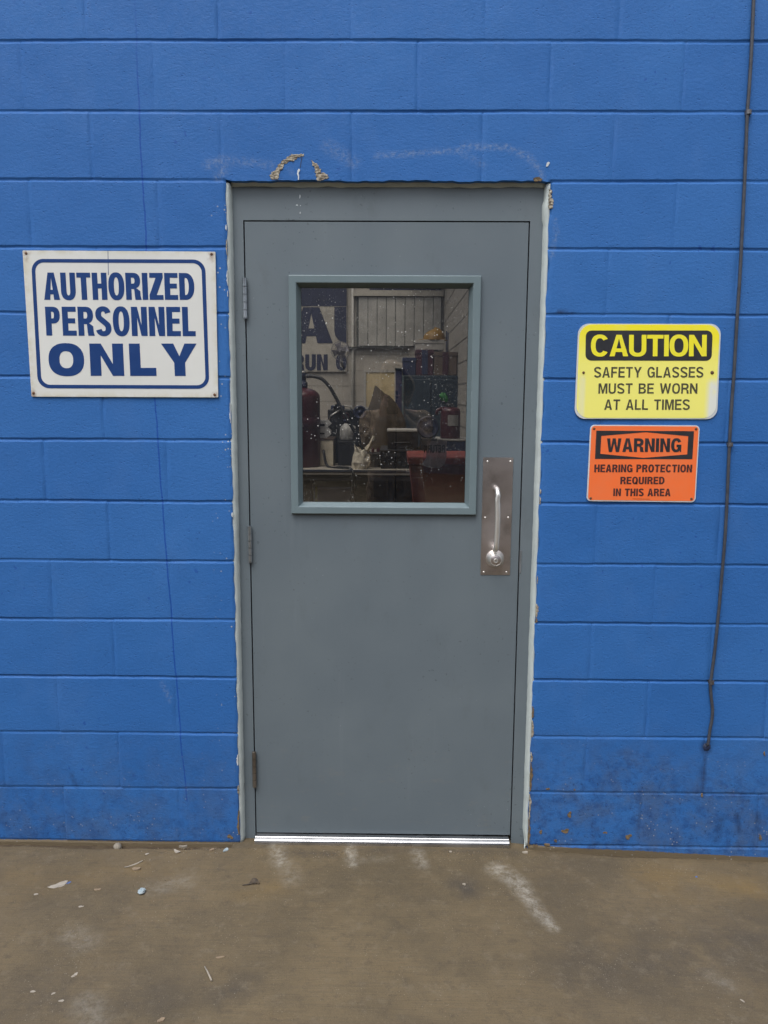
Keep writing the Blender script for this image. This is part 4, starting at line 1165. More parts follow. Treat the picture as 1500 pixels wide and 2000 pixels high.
# painted banner
yb = YB-.03
bx0, bx1, bz0, bz1 = rect_at((470, 548), (677.5, 726), yb)
bn = empty('banner', ((bx0+bx1)/2, yb, bz0), 'pale banner with large navy letters on the far shop wall', 'banner')
MB().box(bx0, bx1, yb, yb+.02, bz0, bz1).build('panel', I['board'], bn)
a = rect_at((470, 520), (677, 598), yb); MB().box(a[0], a[1], yb-.004, yb-.0005, a[2], bz1).build('stripe', I['navy'], bn)
def itext(tl, br, s, k, sh, y, gap=.12, mat='navy', par=None, **kw):
    q = [at(*tl, y), at(br[0], tl[1], y), at(*br, y), at(tl[0], br[1], y)]
    return text(q, s, k, sh, gap, y=y, th=.004, **kw).build('lettering', I[mat], par)
itext((566, 600), (650, 670), 'A', .36, .22, yb-.001, par=bn)
# first half of the next letter, cut by the banner's edge
q = [at(653, 599.5, yb), at(676.5, 599.5, yb), at(676.5, 670.5, yb), at(669, 668, yb), at(661, 664, yb), at(655, 656, yb), at(653, 646, yb)]
prism([(q, [])], yb-.005, yb-.001).build('lettering', I['navy'], bn)
itext((573, 692), (640, 723), 'RUN', .38, .2, yb-.001, .10, par=bn)
itext((656, 692), (677, 723), 'O', .38, .2, yb-.001, par=bn)
# fan in front of the banner
fy = 7.5; cxz = at(665, 685, fy); rad = at(683, 685, fy)[0]-cxz[0]
fn = empty('wall_fan', (cxz[0], YB, cxz[1]), 'round wire cage fan on an arm before the banner', 'fan')
cg = MB()
for k in range(10):
    a = math.pi*k/10
    cg.tube([(cxz[0]+rad*math.cos(a), fy, cxz[1]+rad*math.sin(a)), (cxz[0], fy-.06, cxz[1]), (cxz[0]-rad*math.cos(a), fy, cxz[1]-rad*math.sin(a))], .0022, 5)
for s in (1, .6): cg.tube([(cxz[0]+rad*s*math.cos(t), fy-.06*(1-s), cxz[1]+rad*s*math.sin(t)) for t in np.linspace(0, 6.2832, 33)], .004, 6)
cg.build('cage', I['fan'], fn)
hb = MB(); hb.lathe((cxz[0], fy+.16, cxz[1]), (0, -1, 0), [(.03, 0), (.055, .03), (.055, .14), (.02, .18)], 18); hb.build('motor', I['fan'], fn, True)
MB().tube([(cxz[0], fy+.12, cxz[1]), (cxz[0], fy+.14, cxz[1]-.14), (cxz[0], YB-.034, cxz[1]-.18)], .016, 8).build('arm', I['fan'], fn)
bl = MB()
for k in range(4):
    a = k*math.pi/2+.4
    c1 = Vector((math.cos(a), 0, math.sin(a))); c2 = Vector((-math.sin(a), 0, math.cos(a)))
    b0 = Vector((cxz[0], fy-.015, cxz[1]))
    P = [b0+c1*.02-c2*.015+Vector((0, -.01, 0)), b0+c1*rad*.85-c2*.05+Vector((0, -.015, 0)), b0+c1*rad*.85+c2*.04+Vector((0, .015, 0)), b0+c1*.02+c2*.015+Vector((0, .01, 0))]
    Q = [p+Vector((0, .003, 0)) for p in P]
    bl.add(P+Q, [(0, 1, 2, 3), (7, 6, 5, 4), (0, 1, 5, 4), (1, 2, 6, 5), (2, 3, 7, 6), (3, 0, 4, 7)])
bl.build('blades', I['fan'], fn)
# pipe beside the banner
a = at(689, 560, YB-.03); b_ = at(692, 760, YB-.03)
o = MB().tube([(a[0], YB-.022, 3.69), (a[0], YB-.022, .1)], .020, 10).build('wall_pipe', I['slat'], None, True); tag(o, 'pale vertical pipe on the far shop wall between banner and slatted shutter', 'pipe')
# slatted shutter
sy = YB-.05
sh_ = empty('shutter', (at(780, 678, sy)[0], sy, at(780, 678, sy)[1]), 'pale shutter of vertical slats high on the far shop wall', 'shutter')
a = rect_at((696, 579), (862, 677), sy)
MB().box(a[0], a[1], sy+.008, sy+.045, a[2], a[3]).build('backing', I['seam'], sh_)
xs_ = [700, 718.5, 736.5, 754.5, 772.5, 791, 809, 827.5, 846, 861.5]
for i in range(9):
    s0 = at(xs_[i], 630, sy)[0]+.0035; s1_ = at(xs_[i+1], 630, sy)[0]-.0035
    MB().box(s0, s1_, sy, sy+.0075, a[2]+.006, a[3]-.006, .002).build('slat', I['slat'], sh_)
hd = rect_at((690, 567), (866, 579), sy); MB().box(hd[0], hd[1], sy-.03, sy+.045, hd[2], hd[3]).build('head_rail', I['board'], sh_)
ld = rect_at((680, 677.4), (797, 679.5), sy); MB().box(ld[0], ld[1], sy-.02, sy+.045, ld[2], ld[3]).build('sill', I['seam'], sh_)
tp = rect_at((722, 545), (861, 566.6), sy); MB().box(tp[0], tp[1], sy, sy+.045, tp[2], tp[3]).build('top_gap', I['navy'], sh_)
# framed board
ky_ = YB-.03
a = rect_at((710, 722), (773, 800), ky_); b_ = rect_at((715, 727), (770, 795), ky_)
kb = empty('notice_board', ((a[0]+a[1])/2, ky_, a[2]), 'framed tan board on the far shop wall beside the dark cabinet', 'board')
prism([([(a[0], a[2]), (a[1], a[2]), (a[1], a[3]), (a[0], a[3])], [[(b_[0], b_[2]), (b_[1], b_[2]), (b_[1], b_[3]), (b_[0], b_[3])]])], ky_-.004, ky_+.026).build('frame', I['grey'], kb)
MB().box(b_[0], b_[1], ky_+.006, ky_+.026, b_[2], b_[3]).build('panel', I['tanboard'], kb)
# dark tool cabinet
cy_ = 5.6
a = rect_at((786, 733), (897, 870), cy_)
cab = empty('tool_cabinet', ((a[0]+a[1])/2, cy_+.25, -.02), 'tall dark teal tool cabinet by the right shop wall', 'cabinet')
MB().box(a[0], a[1], cy_, cy_+.5, -.021, a[3], .008).build('body', I['teal'], cab)
zm = (a[3]-.1)/2+.1
for i in range(2):
    w_ = (a[1]-a[0])/2
    d_ = MB().box(a[0]+i*w_+.008, a[0]+(i+1)*w_-.008, cy_-.014, cy_-.0005, .08, a[3]-.04, .004).build('cabinet_door', I['teal'], cab)
    hx = a[0]+w_+(-.03 if i == 0 else .03)
    MB().tube([(hx, cy_-.016, zm+.2), (hx, cy_-.04, zm+.19), (hx, cy_-.04, zm+.05), (hx, cy_-.016, zm+.04)], .006, 8).build('handle', I['tealedge'], d_, True)
MB().box(a[0]-.004, a[0]+.014, cy_-.018, cy_-.0145, .05, a[3]-.002).build('edge_trim', I['tealedge'], cab)
CABT = a[3]
# tall dark locker left of the cabinet
b_ = rect_at((773, 722), (785, 870), cy_)
lk_ = empty('locker', ((b_[0]+b_[1])/2, cy_+.2, -.02), 'narrow dark blue locker between the tan board and the teal cabinet', 'locker')
MB().box(b_[0], b_[1]-.003, cy_+.02, cy_+.42, -.021, b_[3], .006).build('body', I['dkblue'], lk_)
MB().box(b_[0]-.01, b_[1]-.004, cy_+.01, cy_+.43, b_[3]+.0005, b_[3]+.016, .003).build('top', I['teal'], lk_)
def carton(p0, p1, y, depth, zbase, mat, name, label, cat, tape=None, yextra=0):
    r = rect_at(p0, p1, y); e = empty(name, ((r[0]+r[1])/2, y+depth/2, zbase), label, cat)
    MB().box(r[0], r[1], y, y+depth, zbase, r[3], .006).build('body', I[mat], e)
    MB().box(r[0]-.006, r[1]+.006, y-.006, y+depth+.006, r[3]-.035, r[3]+.004, .003).build('lid', I[mat], e)
    if tape: MB().box((r[0]+r[1])/2-.03, (r[0]+r[1])/2+.03, y-.0075, y-.0062, zbase+.01, r[3]+.003).build('tape', I[tape], e)
    return r
r1 = carton((787, 699), (812, 730), cy_+.05, .4, CABT+.001, 'dkblue', 'storage_box', 'dark blue storage box on the left of the cabinet top', 'box')
r2 = carton((813, 684), (846, 730), cy_+.05, .4, CABT+.001, 'maroon', 'storage_box', 'maroon storage box on the cabinet top between the blue and the brown boxes', 'box', 'dkblue')
r3 = carton((848, 688), (892, 730), cy_+.05, .4, CABT+.001, 'cardboard', 'cardboard_box', 'brown cardboard box on the right of the cabinet top', 'box', 'maroon')
r4 = carton((812, 664), (867, 684), cy_+.08, .34, r2[3]+.005, 'grey', 'cardboard_box', 'flat grey box on top of the maroon box', 'box')
# hard hat lies on the grey box
hc = at(846, 662, cy_+.2); hh = empty('hard_hat', (hc[0]-.02, cy_+.22, r4[3]+.005), 'yellow hard hat lying on the flat grey box', 'hard hat')
v = []; f = []; nu, nv = 20, 8
hcx = (r4[0]+r4[1])/2+.05
for j in range(nv+1):
    ph = j/nv*math.pi/2
    for i in range(nu):
        th_ = 2*math.pi*i/nu
        v.append((hcx+.115*math.cos(ph)*math.cos(th_), cy_+.22+.14*math.cos(ph)*math.sin(th_), r4[3]+.012+.115*math.sin(ph)*(1+.12*math.cos(th_))))
for j in range(nv):
    for i in range(nu): f.append((j*nu+i, j*nu+(i+1) % nu, (j+1)*nu+(i+1) % nu, (j+1)*nu+i))
MB().add(v, f).build('shell', I['yellowhat'], hh, True)
bv = [(hcx+(.12+.06*(math.cos(t)<-.2)*abs(math.cos(t)))*math.cos(t)*s, cy_+.22+.145*math.sin(t)*s, r4[3]+h) for (s, h) in ((1.12, .0052), (1.12, .009), (.9, .014), (.9, .0052)) for t in np.linspace(0, 2*math.pi, 24, endpoint=False)]
bf = [(j*24+i, j*24+(i+1) % 24, ((j+1) % 4)*24+(i+1) % 24, ((j+1) % 4)*24+i) for j in range(4) for i in range(24)]
MB().add(bv, bf).build('brim', I['yellowhat'], hh, True)
# dark post by the side wall
a = rect_at((874.5, 646), (880, 690), cy_+.2)
po = empty('bracket_post', ((a[0]+a[1])/2, cy_+.3, CABT), 'dark blue twin uprights standing behind the brown box against the side wall', 'rack')
for s in (0, .016): MB().box(a[0]+s, a[0]+s+.012, cy_+.465, cy_+.477, CABT+.001, a[3]+(.02 if s == 0 else 0)).build('upright', I['dkblue'], po)
MB().box(a[0]-.004, a[0]+.032, cy_+.46, cy_+.464, CABT+.05, CABT+.09).build('crosspiece', I['dkblue'], po)

# workbench
BY0, BY1 = 2.9, 3.75
BZ = at(740, 918.5, BY0)[1]
bxa = at(560, 918, BY0)[0]; bxb = XR-.02
wbn = empty('workbench', ((bxa+bxb)/2, (BY0+BY1)/2, -.02), 'long workbench with a worn light top and an added highlight strip along its edge, behind the door window', 'workbench')
MB().box(bxa, bxb, BY0, BY1, BZ-.035, BZ, .003).build('bench_top', I['benchtop'], wbn)
MB().box(bxa, bxb, BY0-.004, BY0-.0005, BZ-.012, BZ+.0012).build('highlight_strip', I['steel'], wbn)  # bright strip added to put the highlight along the bench edge
MB().box(bxa+.02, bxb-.02, BY0+.012, BY0+.035, BZ-.075, BZ-.0352).build('apron', I['apron'], wbn)
MB().box(bxa+.02, bxb-.02, BY1-.05, BY1-.02, .3, BZ-.0352).build('back_panel', I['black'], wbn)
for x in (at(600, 950, BY0)[0], at(760, 950, BY0)[0], bxb-.08):
    MB().box(x-.03, x+.03, BY0+.04, BY0+.10, -.021, BZ-.0752, .003).build('leg', I['black'], wbn)
lc = rect_at((693, 931), (806, 1010), BY0+.15)
MB().box(lc[0], lc[1], BY0+.15, BY0+.6, .05, BZ-.0353, .004).build('drawer_unit', I['black'], wbn)
# pale case under the bench
r = rect_at((607, 950), (691, 1010), BY0+.12)
pc = empty('storage_case', ((r[0]+r[1])/2, BY0+.3, -.02), 'light grey case with a white rim standing under the bench', 'case')
MB().box(r[0], r[1], BY0+.12, BY0+.5, -.021, r[3]-.02, .008).build('body', I['lightbox'], pc)
MB().box(r[0]-.006, r[1]+.006, BY0+.112, BY0+.508, r[3]-.0198, r[3], .004).build('rim', I['white'], pc)
MB().box(at(615, 960, BY0+.1)[0], at(620, 960, BY0+.1)[0], BY0+.106, BY0+.111, r[3]-.3, r[3]-.001).build('strap', I['strapyellow'], pc)

# big extinguisher
ey = 3.05
c = at(588, 830, ey); rad = at(622, 830, ey)[0]-c[0]
zt_ = at(590, 757, ey)[1]
ex = empty('fire_extinguisher', (c[0], ey+rad, BZ), 'large dark red fire extinguisher with a black hose at the left edge of the window', 'fire extinguisher')
cyy = ey+rad
prof = [(rad*.96, 0), (rad, .008)]+[(rad, zt_-BZ-rad*.55)]+[(rad*math.cos(t), zt_-BZ-rad*.55+rad*.55*math.sin(t)) for t in np.linspace(.15, 1.25, 8)]
MB().lathe((c[0], cyy, BZ+.001), (0, 0, 1), prof, 32).build('cylinder', I['red'], ex, True)
nz_ = zt_-.004
MB().lathe((c[0], cyy, nz_-.01), (0, 0, 1), [(.036, 0), (.036, .05), (.026, .056), (.026, .085), (.034, .09), (.034, .115), (.02, .12)], 20).build('valve', I['dkblue'], ex, True)
MB().lathe((c[0], cyy, nz_+.108), (0, 0, 1), [(.036, 0), (.038, .006), (.02, .016)], 18).build('collar', I['steel'], ex, True)
hp = [at3(600, 735, ey+.06), at3(612, 735, ey+.05), at3(628, 740, ey+.04), at3(643, 755, ey+.03), at3(656, 777, ey+.02), at3(668, 800, ey), at3(682, 825, ey-.02), at3(694, 846, ey-.02), at3(703, 866, ey), at3(712, 884, ey+.02), (at(716, 900, ey+.02)[0], ey+.02, BZ+.012)]
MB().tube(smooth_path(hp, 5), .0125, 10).build('hose', I['black'], ex, True)
MB().tube([at3(595, 735, cyy), at3(605, 735, ey+.058)], .014, 10).build('coupling', I['steel'], ex, True)
MB().lathe((c[0], cyy, BZ+.27), (0, 0, 1), [(rad+.0008, 0), (rad+.0016, .001), (rad+.0016, .085), (rad+.0008, .086)], 32).build('label', I['maroon'], ex, True)

def bench_box(p0, p1, y, depth, mat, name, label, cat, top=None, zbase=None, bevel=.006):
    r = rect_at(p0, p1, y); zb_ = BZ+.001 if zbase is None else zbase
    e = empty(name, ((r[0]+r[1])/2, y+depth/2, zb_), label, cat)
    MB().box(r[0], r[1], y, y+depth, zb_, r[3]-(.012 if top else 0), bevel).build('body', I[mat], e)
    if top: MB().box(r[0]-.004, r[1]+.004, y-.004, y+depth+.004, r[3]-.0118, r[3], .002).build('top_plate', I[top], e)
    return e, r
# machine of two dark housings
e, r = bench_box((743, 879), (836, 917), BY0+.12, .5, 'black', 'machine', 'low dark machine housing with a light top edge in the middle of the bench', 'machine', 'blacklum')
for i in range(5):
    x = r[0]+.03+i*.055
    MB().lathe((x, BY0+.12, r[2]+.045), (0, -1, 0), [(.012, 0), (.012, .008), (.008, .010)], 12).build('knob', I['blacklum'], e, True)
MB().box(r[0]+.02, r[1]-.2, BY0+.114, BY0+.1195, r[3]-.045, r[3]-.02).build('name_strip', I['apron'], e)
zt2 = r[3]
e, r = bench_box((757, 840), (816, 878), BY0+.2, .34, 'blacklum', 'machine', 'small dark case standing on the low machine housing', 'machine', 'grey', zt2+.001)
MB().tube([(r[0]+.05, BY0+.196, r[2]+.05), (r[0]+.05, BY0+.17, r[2]+.05), (r[1]-.05, BY0+.17, r[2]+.05), (r[1]-.05, BY0+.196, r[2]+.05)], .006, 8).build('handle', I['apron'], e, True)
e, r = bench_box((710, 885), (741, 918), BY0+.22, .3, 'blacklum', 'parts_tray', 'dark tray of greasy parts beside the low machine', 'tray', 'apron')
for i in range(6):
    x = r[0]+.012+(r[1]-r[0]-.024)*i/5
    MB().lathe((x, BY0+.27+.03*(i % 3), r[3]+.0005), (0, 0, 1), [(.010, 0), (.012, .004), (.008, .02+.01*(i % 2)), (.003, .022+.01*(i % 2))], 10).build('part', I['maroon' if i % 2 else 'grey'], e)
# hood-shaped dark form added behind the bench, standing in for the mirrored person
dm = empty('hood_standin', at3(757, 880, BY1+.35), 'dark brown hooded form added behind the bench to stand in for the mirrored person', 'machine')
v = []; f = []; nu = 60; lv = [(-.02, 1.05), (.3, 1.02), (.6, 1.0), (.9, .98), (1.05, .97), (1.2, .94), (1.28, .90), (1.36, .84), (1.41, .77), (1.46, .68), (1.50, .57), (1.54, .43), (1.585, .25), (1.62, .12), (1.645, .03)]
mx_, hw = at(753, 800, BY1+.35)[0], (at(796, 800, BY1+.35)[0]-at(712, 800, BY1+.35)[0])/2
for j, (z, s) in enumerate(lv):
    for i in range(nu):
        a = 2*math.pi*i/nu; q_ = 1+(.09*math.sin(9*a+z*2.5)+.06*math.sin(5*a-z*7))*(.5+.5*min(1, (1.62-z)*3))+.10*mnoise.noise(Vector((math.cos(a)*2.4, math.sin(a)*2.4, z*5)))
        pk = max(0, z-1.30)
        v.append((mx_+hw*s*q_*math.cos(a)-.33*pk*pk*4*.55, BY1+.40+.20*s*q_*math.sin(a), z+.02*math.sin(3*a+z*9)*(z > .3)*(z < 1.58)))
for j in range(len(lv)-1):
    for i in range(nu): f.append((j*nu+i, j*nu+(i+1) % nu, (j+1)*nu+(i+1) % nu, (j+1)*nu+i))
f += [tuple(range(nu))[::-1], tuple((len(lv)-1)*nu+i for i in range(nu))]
MB().add(v, f).build('cover', im('cover', (.060, .046, .034), .9), dm, True)  # skin of the added hood form, peaked like the mirrored hood
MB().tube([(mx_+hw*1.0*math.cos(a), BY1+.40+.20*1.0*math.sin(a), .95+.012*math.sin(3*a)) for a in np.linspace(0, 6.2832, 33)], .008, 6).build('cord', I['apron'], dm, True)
# crumpled paper bag
r = rect_at((689, 861), (727, 914), BY0+.06)
bw_, bh_ = r[1]-r[0], r[3]-BZ
bg = random.Random(4); v = []; f = []; nu = 14
for k, (hh_, sx, dx) in enumerate([(0, .40, -.10), (.22, .46, -.08), (.42, .40, -.06), (.60, .34, -.04), (.74, .42, .02)]):
    for i in range(nu):
        a = 2*math.pi*i/nu; q_ = bg.uniform(.78, 1.22)
        up = 0 if k < 4 else bg.uniform(-.12, .10)+(.34 if math.cos(a-.25) > .72 else 0)+(.10 if math.cos(a-2.6) > .8 else 0)
        v.append((bw_*(dx+sx*q_*math.cos(a)*1.05+(.16 if up > .2 else 0)), .052*q_*math.sin(a), max(0, bh_*(hh_+up+(bg.uniform(-.04, .04) if k else 0)))))
for k in range(4):
    for i in range(nu):
        a0, a1, b0, b1 = k*nu+i, k*nu+(i+1) % nu, (k+1)*nu+i, (k+1)*nu+(i+1) % nu
        f += [(a0, a1, b1), (a0, b1, b0)] if (i+k) % 2 else [(a0, a1, b0), (a1, b1, b0)]
f.append(tuple(range(nu))[::-1])
o = MB().add(v, f).build('paper_bag', I['paper']); o.location = ((r[0]+r[1])/2, BY0+.11, BZ+.0015)
md = o.modifiers.new('thick', 'SOLIDIFY'); md.thickness = .002
tag(o, 'crumpled tan paper bag on the front of the bench', 'paper bag')
# white part with a dark slot, standing on a carton
e, r = bench_box((622, 856), (651, 910), BY0+.3, .25, 'paper', 'cardboard_box', 'tan carton on the bench right of the big extinguisher', 'box', 'cardboard')
ztc = r[3]
r = rect_at((614, 821), (647, 853), BY0+.34)
wc = empty('machine_guard', ((r[0]+r[1])/2, BY0+.38, ztc), 'glossy white machine guard with dark slots standing on the tan carton', 'machine guard')
pts_ = [(0, 0), (.72, 0), (.95, .18), (1, .40), (.78, .62), (1, .80), (.80, 1), (0, 1)]
prism([([(r[0]+u*(r[1]-r[0]), ztc+.001+w*(r[3]-ztc)) for u, w in pts_], [])], BY0+.34, BY0+.40).build('shell', I['white'], wc)
for (a0, a1, b0, b1) in ((.0, .62, .68, .80), (.0, .60, .22, .30)):
    MB().box(r[0]+a0*(r[1]-r[0]), r[0]+a1*(r[1]-r[0]), BY0+.336, BY0+.3395, ztc+b0*(r[3]-ztc), ztc+b1*(r[3]-ztc), .001).build('slot', I['black'], wc)
# grey jug on a dark box
e, r = bench_box((660, 862), (697, 912), BY0+.32, .25, 'black', 'storage_box', 'black box under the grey jug on the bench', 'box', 'blacklum')
ztc = r[3]
r = rect_at((662, 826), (690, 862), BY0+.36)
jg = empty('plastic_jug', ((r[0]+r[1])/2, BY0+.42, ztc), 'pale grey plastic jug on the black box behind the hose', 'jug')
w_ = (r[1]-r[0])/2; h_ = r[3]-ztc
MB().lathe(((r[0]+r[1])/2, BY0+.43, ztc+.001), (0, 0, 1), [(w_*.9, 0), (w_, .01), (w_, h_*.55), (w_*.82, h_*.78), (w_*.4, h_*.92), (w_*.4, h_)], 20).build('body', I['jug'], jg, True)
MB().lathe(((r[0]+r[1])/2, BY0+.43, ztc+h_+.0015), (0, 0, 1), [(w_*.46, 0), (w_*.46, .018), (w_*.4, .02)], 16).build('cap', I['navy'], jg, True)
MB().tube([((r[0]+r[1])/2+w_*.5, BY0+.43, ztc+h_*.86), ((r[0]+r[1])/2+w_*1.15, BY0+.43, ztc+h_*.75), ((r[0]+r[1])/2+w_*.97, BY0+.43, ztc+h_*.4)], .008, 8).build('handle', I['jug'], jg, True)
# tangled dark machinery behind: engine with pulleys
e, r = bench_box((640, 800), (722, 905), BY0+.55, .25, 'black', 'engine', 'dark greasy engine with a round pulley at the back of the bench', 'engine')
for (px, py, rr_, mt) in ((703, 805, .050, 'dkblue'), (660, 797, .035, 'blacklum'), (676, 812, .025, 'maroon'), (715, 840, .035, 'blacklum')):
    c_ = at3(px, py, BY0+.55)
    MB().lathe((c_[0], BY0+.5495, c_[2]), (0, -1, 0), [(rr_, 0), (rr_, .02), (rr_*.8, .024), (rr_*.75, .012), (rr_*.25, .012), (rr_*.2, .03)], 24).build('pulley', I[mt], e, True)
MB().tube([at3(642, 822, BY0+.5), at3(646, 812, BY0+.47), at3(662, 802, BY0+.5), at3(664, 801, BY0+.549)], .006, 8).build('pipe', I['steel'], e, True)
MB().tube([at3(672, 792, BY0+.53), at3(684, 794, BY0+.5), at3(690, 806, BY0+.549)], .005, 8).build('pipe', I['grey'], e, True)
MB().box(r[0]+.02, r[0]+.12, BY0+.60, BY0+.72, r[3]-.001, r[3]+.03, .004).build('cover', I['dkblue'], e)
for k in range(3):
    o0 = at3(648+k*16, 862+k*6, BY0+.28); o1 = at3(640+k*20, 900, BY0+.1)
loose = empty('loose_cable', at3(650, 912, BY0+.12), 'loose black cable looping over the bench left of the paper bag', 'cable')
lp = [(at(636, 860, BY0+.26)[0], BY0+.27, BZ+.02), at3(632, 880, BY0+.22), (at(640, 905, BY0+.18)[0], BY0+.18, BZ+.009), (at(664, 910, BY0+.1)[0], BY0+.1, BZ+.009), (at(684, 908, BY0+.03)[0], BY0+.03, BZ+.009), (at(690, 930, BY0-.02)[0], BY0-.02, BZ-.03), (at(688, 950, BY0-.02)[0], BY0-.02, BZ-.16)]
MB().tube(smooth_path(lp, 5), .009, 8).build('sheath', I['black'], loose, True)
MB().lathe((lp[-1][0], BY0-.02, BZ-.165), (0, 0, -1), [(.010, -.005), (.016, 0), (.016, .05), (.008, .06)], 12).build('plug', I['black'], loose, True)
# dark crate and red can at the right
e, r = bench_box((856, 858), (913, 905), BY0+.25, .35, 'navy', 'storage_box', 'dark blue crate with pale rim under the red can on the bench', 'box', 'grey')
zcr = r[3]
r = rect_at((862, 796), (900, 858), BY0+.3)
w_ = (r[1]-r[0])/2; h_ = r[3]-zcr; cx_ = (r[0]+r[1])/2
rc = empty('fuel_can', (cx_, BY0+.42, zcr), 'dark red round can with a grey label on the right end of the bench', 'can')
MB().lathe((cx_, BY0+.30+w_, zcr+.001), (0, 0, 1), [(w_*.97, 0), (w_, .006), (w_, h_*.86), (w_*.93, h_*.94), (w_*.6, h_)], 28).build('body', I['red'], rc, True)
lb = []
for t in np.linspace(-1.9, -.75, 10): lb.append((cx_+(w_+.001)*math.cos(t), BY0+.30+w_+(w_+.001)*math.sin(t)))
v = [(a_, b_2, zcr+h_*z_) for z_ in (.42, .76) for a_, b_2 in lb]; f = [(i, i+1, 11+i, 10+i) for i in range(9)]
MB().add(v, f).build('label', I['label'], rc, True)
MB().lathe((cx_-w_*.1, BY0+.30+w_, zcr+h_+.0015), (0, 0, 1), [(.03, 0), (.03, .02), (.022, .028)], 16).build('cap', I['black'], rc, True)
MB().tube([(cx_-w_*.5, BY0+.30+w_, zcr+h_*.97), (cx_-w_*1.3, BY0+.30+w_*.8, zcr+h_*.92), (cx_-w_*1.45, BY0+.30+w_*.8, zcr+h_*.75)], .014, 10).build('spout', I['red'], rc, True)
# green cloth hung on the cabinet door handle
gc = at3(868, 776, cy_-.05)
bm = bmesh.new(); bmesh.ops.create_icosphere(bm, subdivisions=3, radius=1)
for v_ in bm.verts:
    p = v_.co.copy(); v_.co = Vector((p.x*.042+p.z*-.02, p.y*.02, p.z*.045))*(1+.4*mnoise.noise(p*1.7))
me = bpy.data.meshes.new('cloth'); bm.to_mesh(me); bm.free()
o = link('rag', me, I['green'], None, True); o.location = (gc[0], cy_-.032, gc[2]); tag(o, 'bright green rag hanging on the dark cabinet front', 'rag')
# dark upright wheel
wy = BY0+.18; wc_ = at3(836, 833, wy); wr = at(857, 833, wy)[0]-wc_[0]
e, r = bench_box((822, 856), (853, 905), wy-.03, .2, 'blacklum', 'storage_box', 'dark box under the upright grinding wheel', 'box')
gw = empty('grinding_wheel', (wc_[0], wy, r[3]), 'round dark grinding wheel standing upright beside the red can', 'wheel')
tor = []
MB().lathe((wc_[0], wy+.03, r[3]+wr+.001), (0, -1, 0), [(wr*.9, 0), (wr, .006), (wr, .044), (wr*.93, .05), (wr*.86, .044), (wr*.3, .044), (wr*.28, .052), (wr*.1, .052)], 36).build('disc', I['navy'], gw, True)
MB().lathe((wc_[0], wy+.03, r[3]+wr+.001), (0, -1, 0), [(wr+.0008, .010), (wr+.004, .014), (wr+.004, .030), (wr+.0008, .034)], 36).build('band', I['apron'], gw, True)
# red bin in front of the bench
ry = 2.1
a0 = at(801, 892, ry); a1 = at(911, 892, ry)
xt0, xt1, ztp = a0[0], a1[0]+.03, a0[1]
rb = empty('red_bin', ((xt0+xt1)/2, ry+.25, -.02), 'tall tapered red bin with a rim below the paper notice', 'bin')
ins = .13
v = [(xt0+ins, ry+.04, -.021), (xt1-ins, ry+.04, -.021), (xt1-ins, ry+.46, -.021), (xt0+ins, ry+.46, -.021), (xt0, ry, ztp-.05), (xt1, ry, ztp-.05), (xt1, ry+.5, ztp-.05), (xt0, ry+.5, ztp-.05)]
o = MB().add(v, [(3, 2, 1, 0), (4, 5, 6, 7), (0, 1, 5, 4), (1, 2, 6, 5), (2, 3, 7, 6), (3, 0, 4, 7)]).build('body', I['redbin'], rb)
MB().box(xt0-.012, xt1+.012, ry-.012, ry+.512, ztp-.0495, ztp, .008).build('rim', I['redbin'], rb)
for zz_ in (.3, .62): MB().box(xt0+.06, xt1-.06, ry-.006+.03*(1-zz_), ry+.03, ztp-zz_-.03, ztp-zz_, .004).build('rib', I['redbin'], rb)
# translucent notice taped inside the glass, read from inside
ny = .082
def notice_mat():
    n = NT('thin_translucent_paper'); N, L = n.N, n.t.links; N.remove(n.b)
    tl_ = N.new('ShaderNodeBsdfTranslucent'); tl_.inputs[0].default_value = (.60, .52, .54, 1)
    tr = N.new('ShaderNodeBsdfTransparent'); mx = N.new('ShaderNodeMixShader')
    n.set(mx.inputs[0], n.ramp(n.noise(40, 4), .3, .7, .45, .75)); L.new(tr.outputs[0], mx.inputs[1])
    df = N.new('ShaderNodeBsdfDiffuse'); df.inputs[0].default_value = (.34, .29, .30, 1)
    m2 = N.new('ShaderNodeMixShader'); m2.inputs[0].default_value = .5; L.new(tl_.outputs[0], m2.inputs[1]); L.new(df.outputs[0], m2.inputs[2])
    L.new(m2.outputs[0], mx.inputs[2]); L.new(mx.outputs[0], N['Material Output'].inputs[0]); return n.m
nt = empty('paper_notice', at3(865, 912, ny), 'small translucent notice inside the glass with its word showing reversed', 'notice')
P = [at(834, 862, ny), (at(873, 860, ny)), at(872, 893, ny), at(868, 908, ny), at(858, 914, ny), at(838, 913, ny), at(822, 908, ny), at(832, 895, ny)]
prism([(P, [])], ny, ny+.0008).build('sheet', notice_mat(), nt)
itext((828, 869), (868.5, 884), 'RETURN', .30, .16, ny-.0045, .16, 'black', nt, mirror=True)

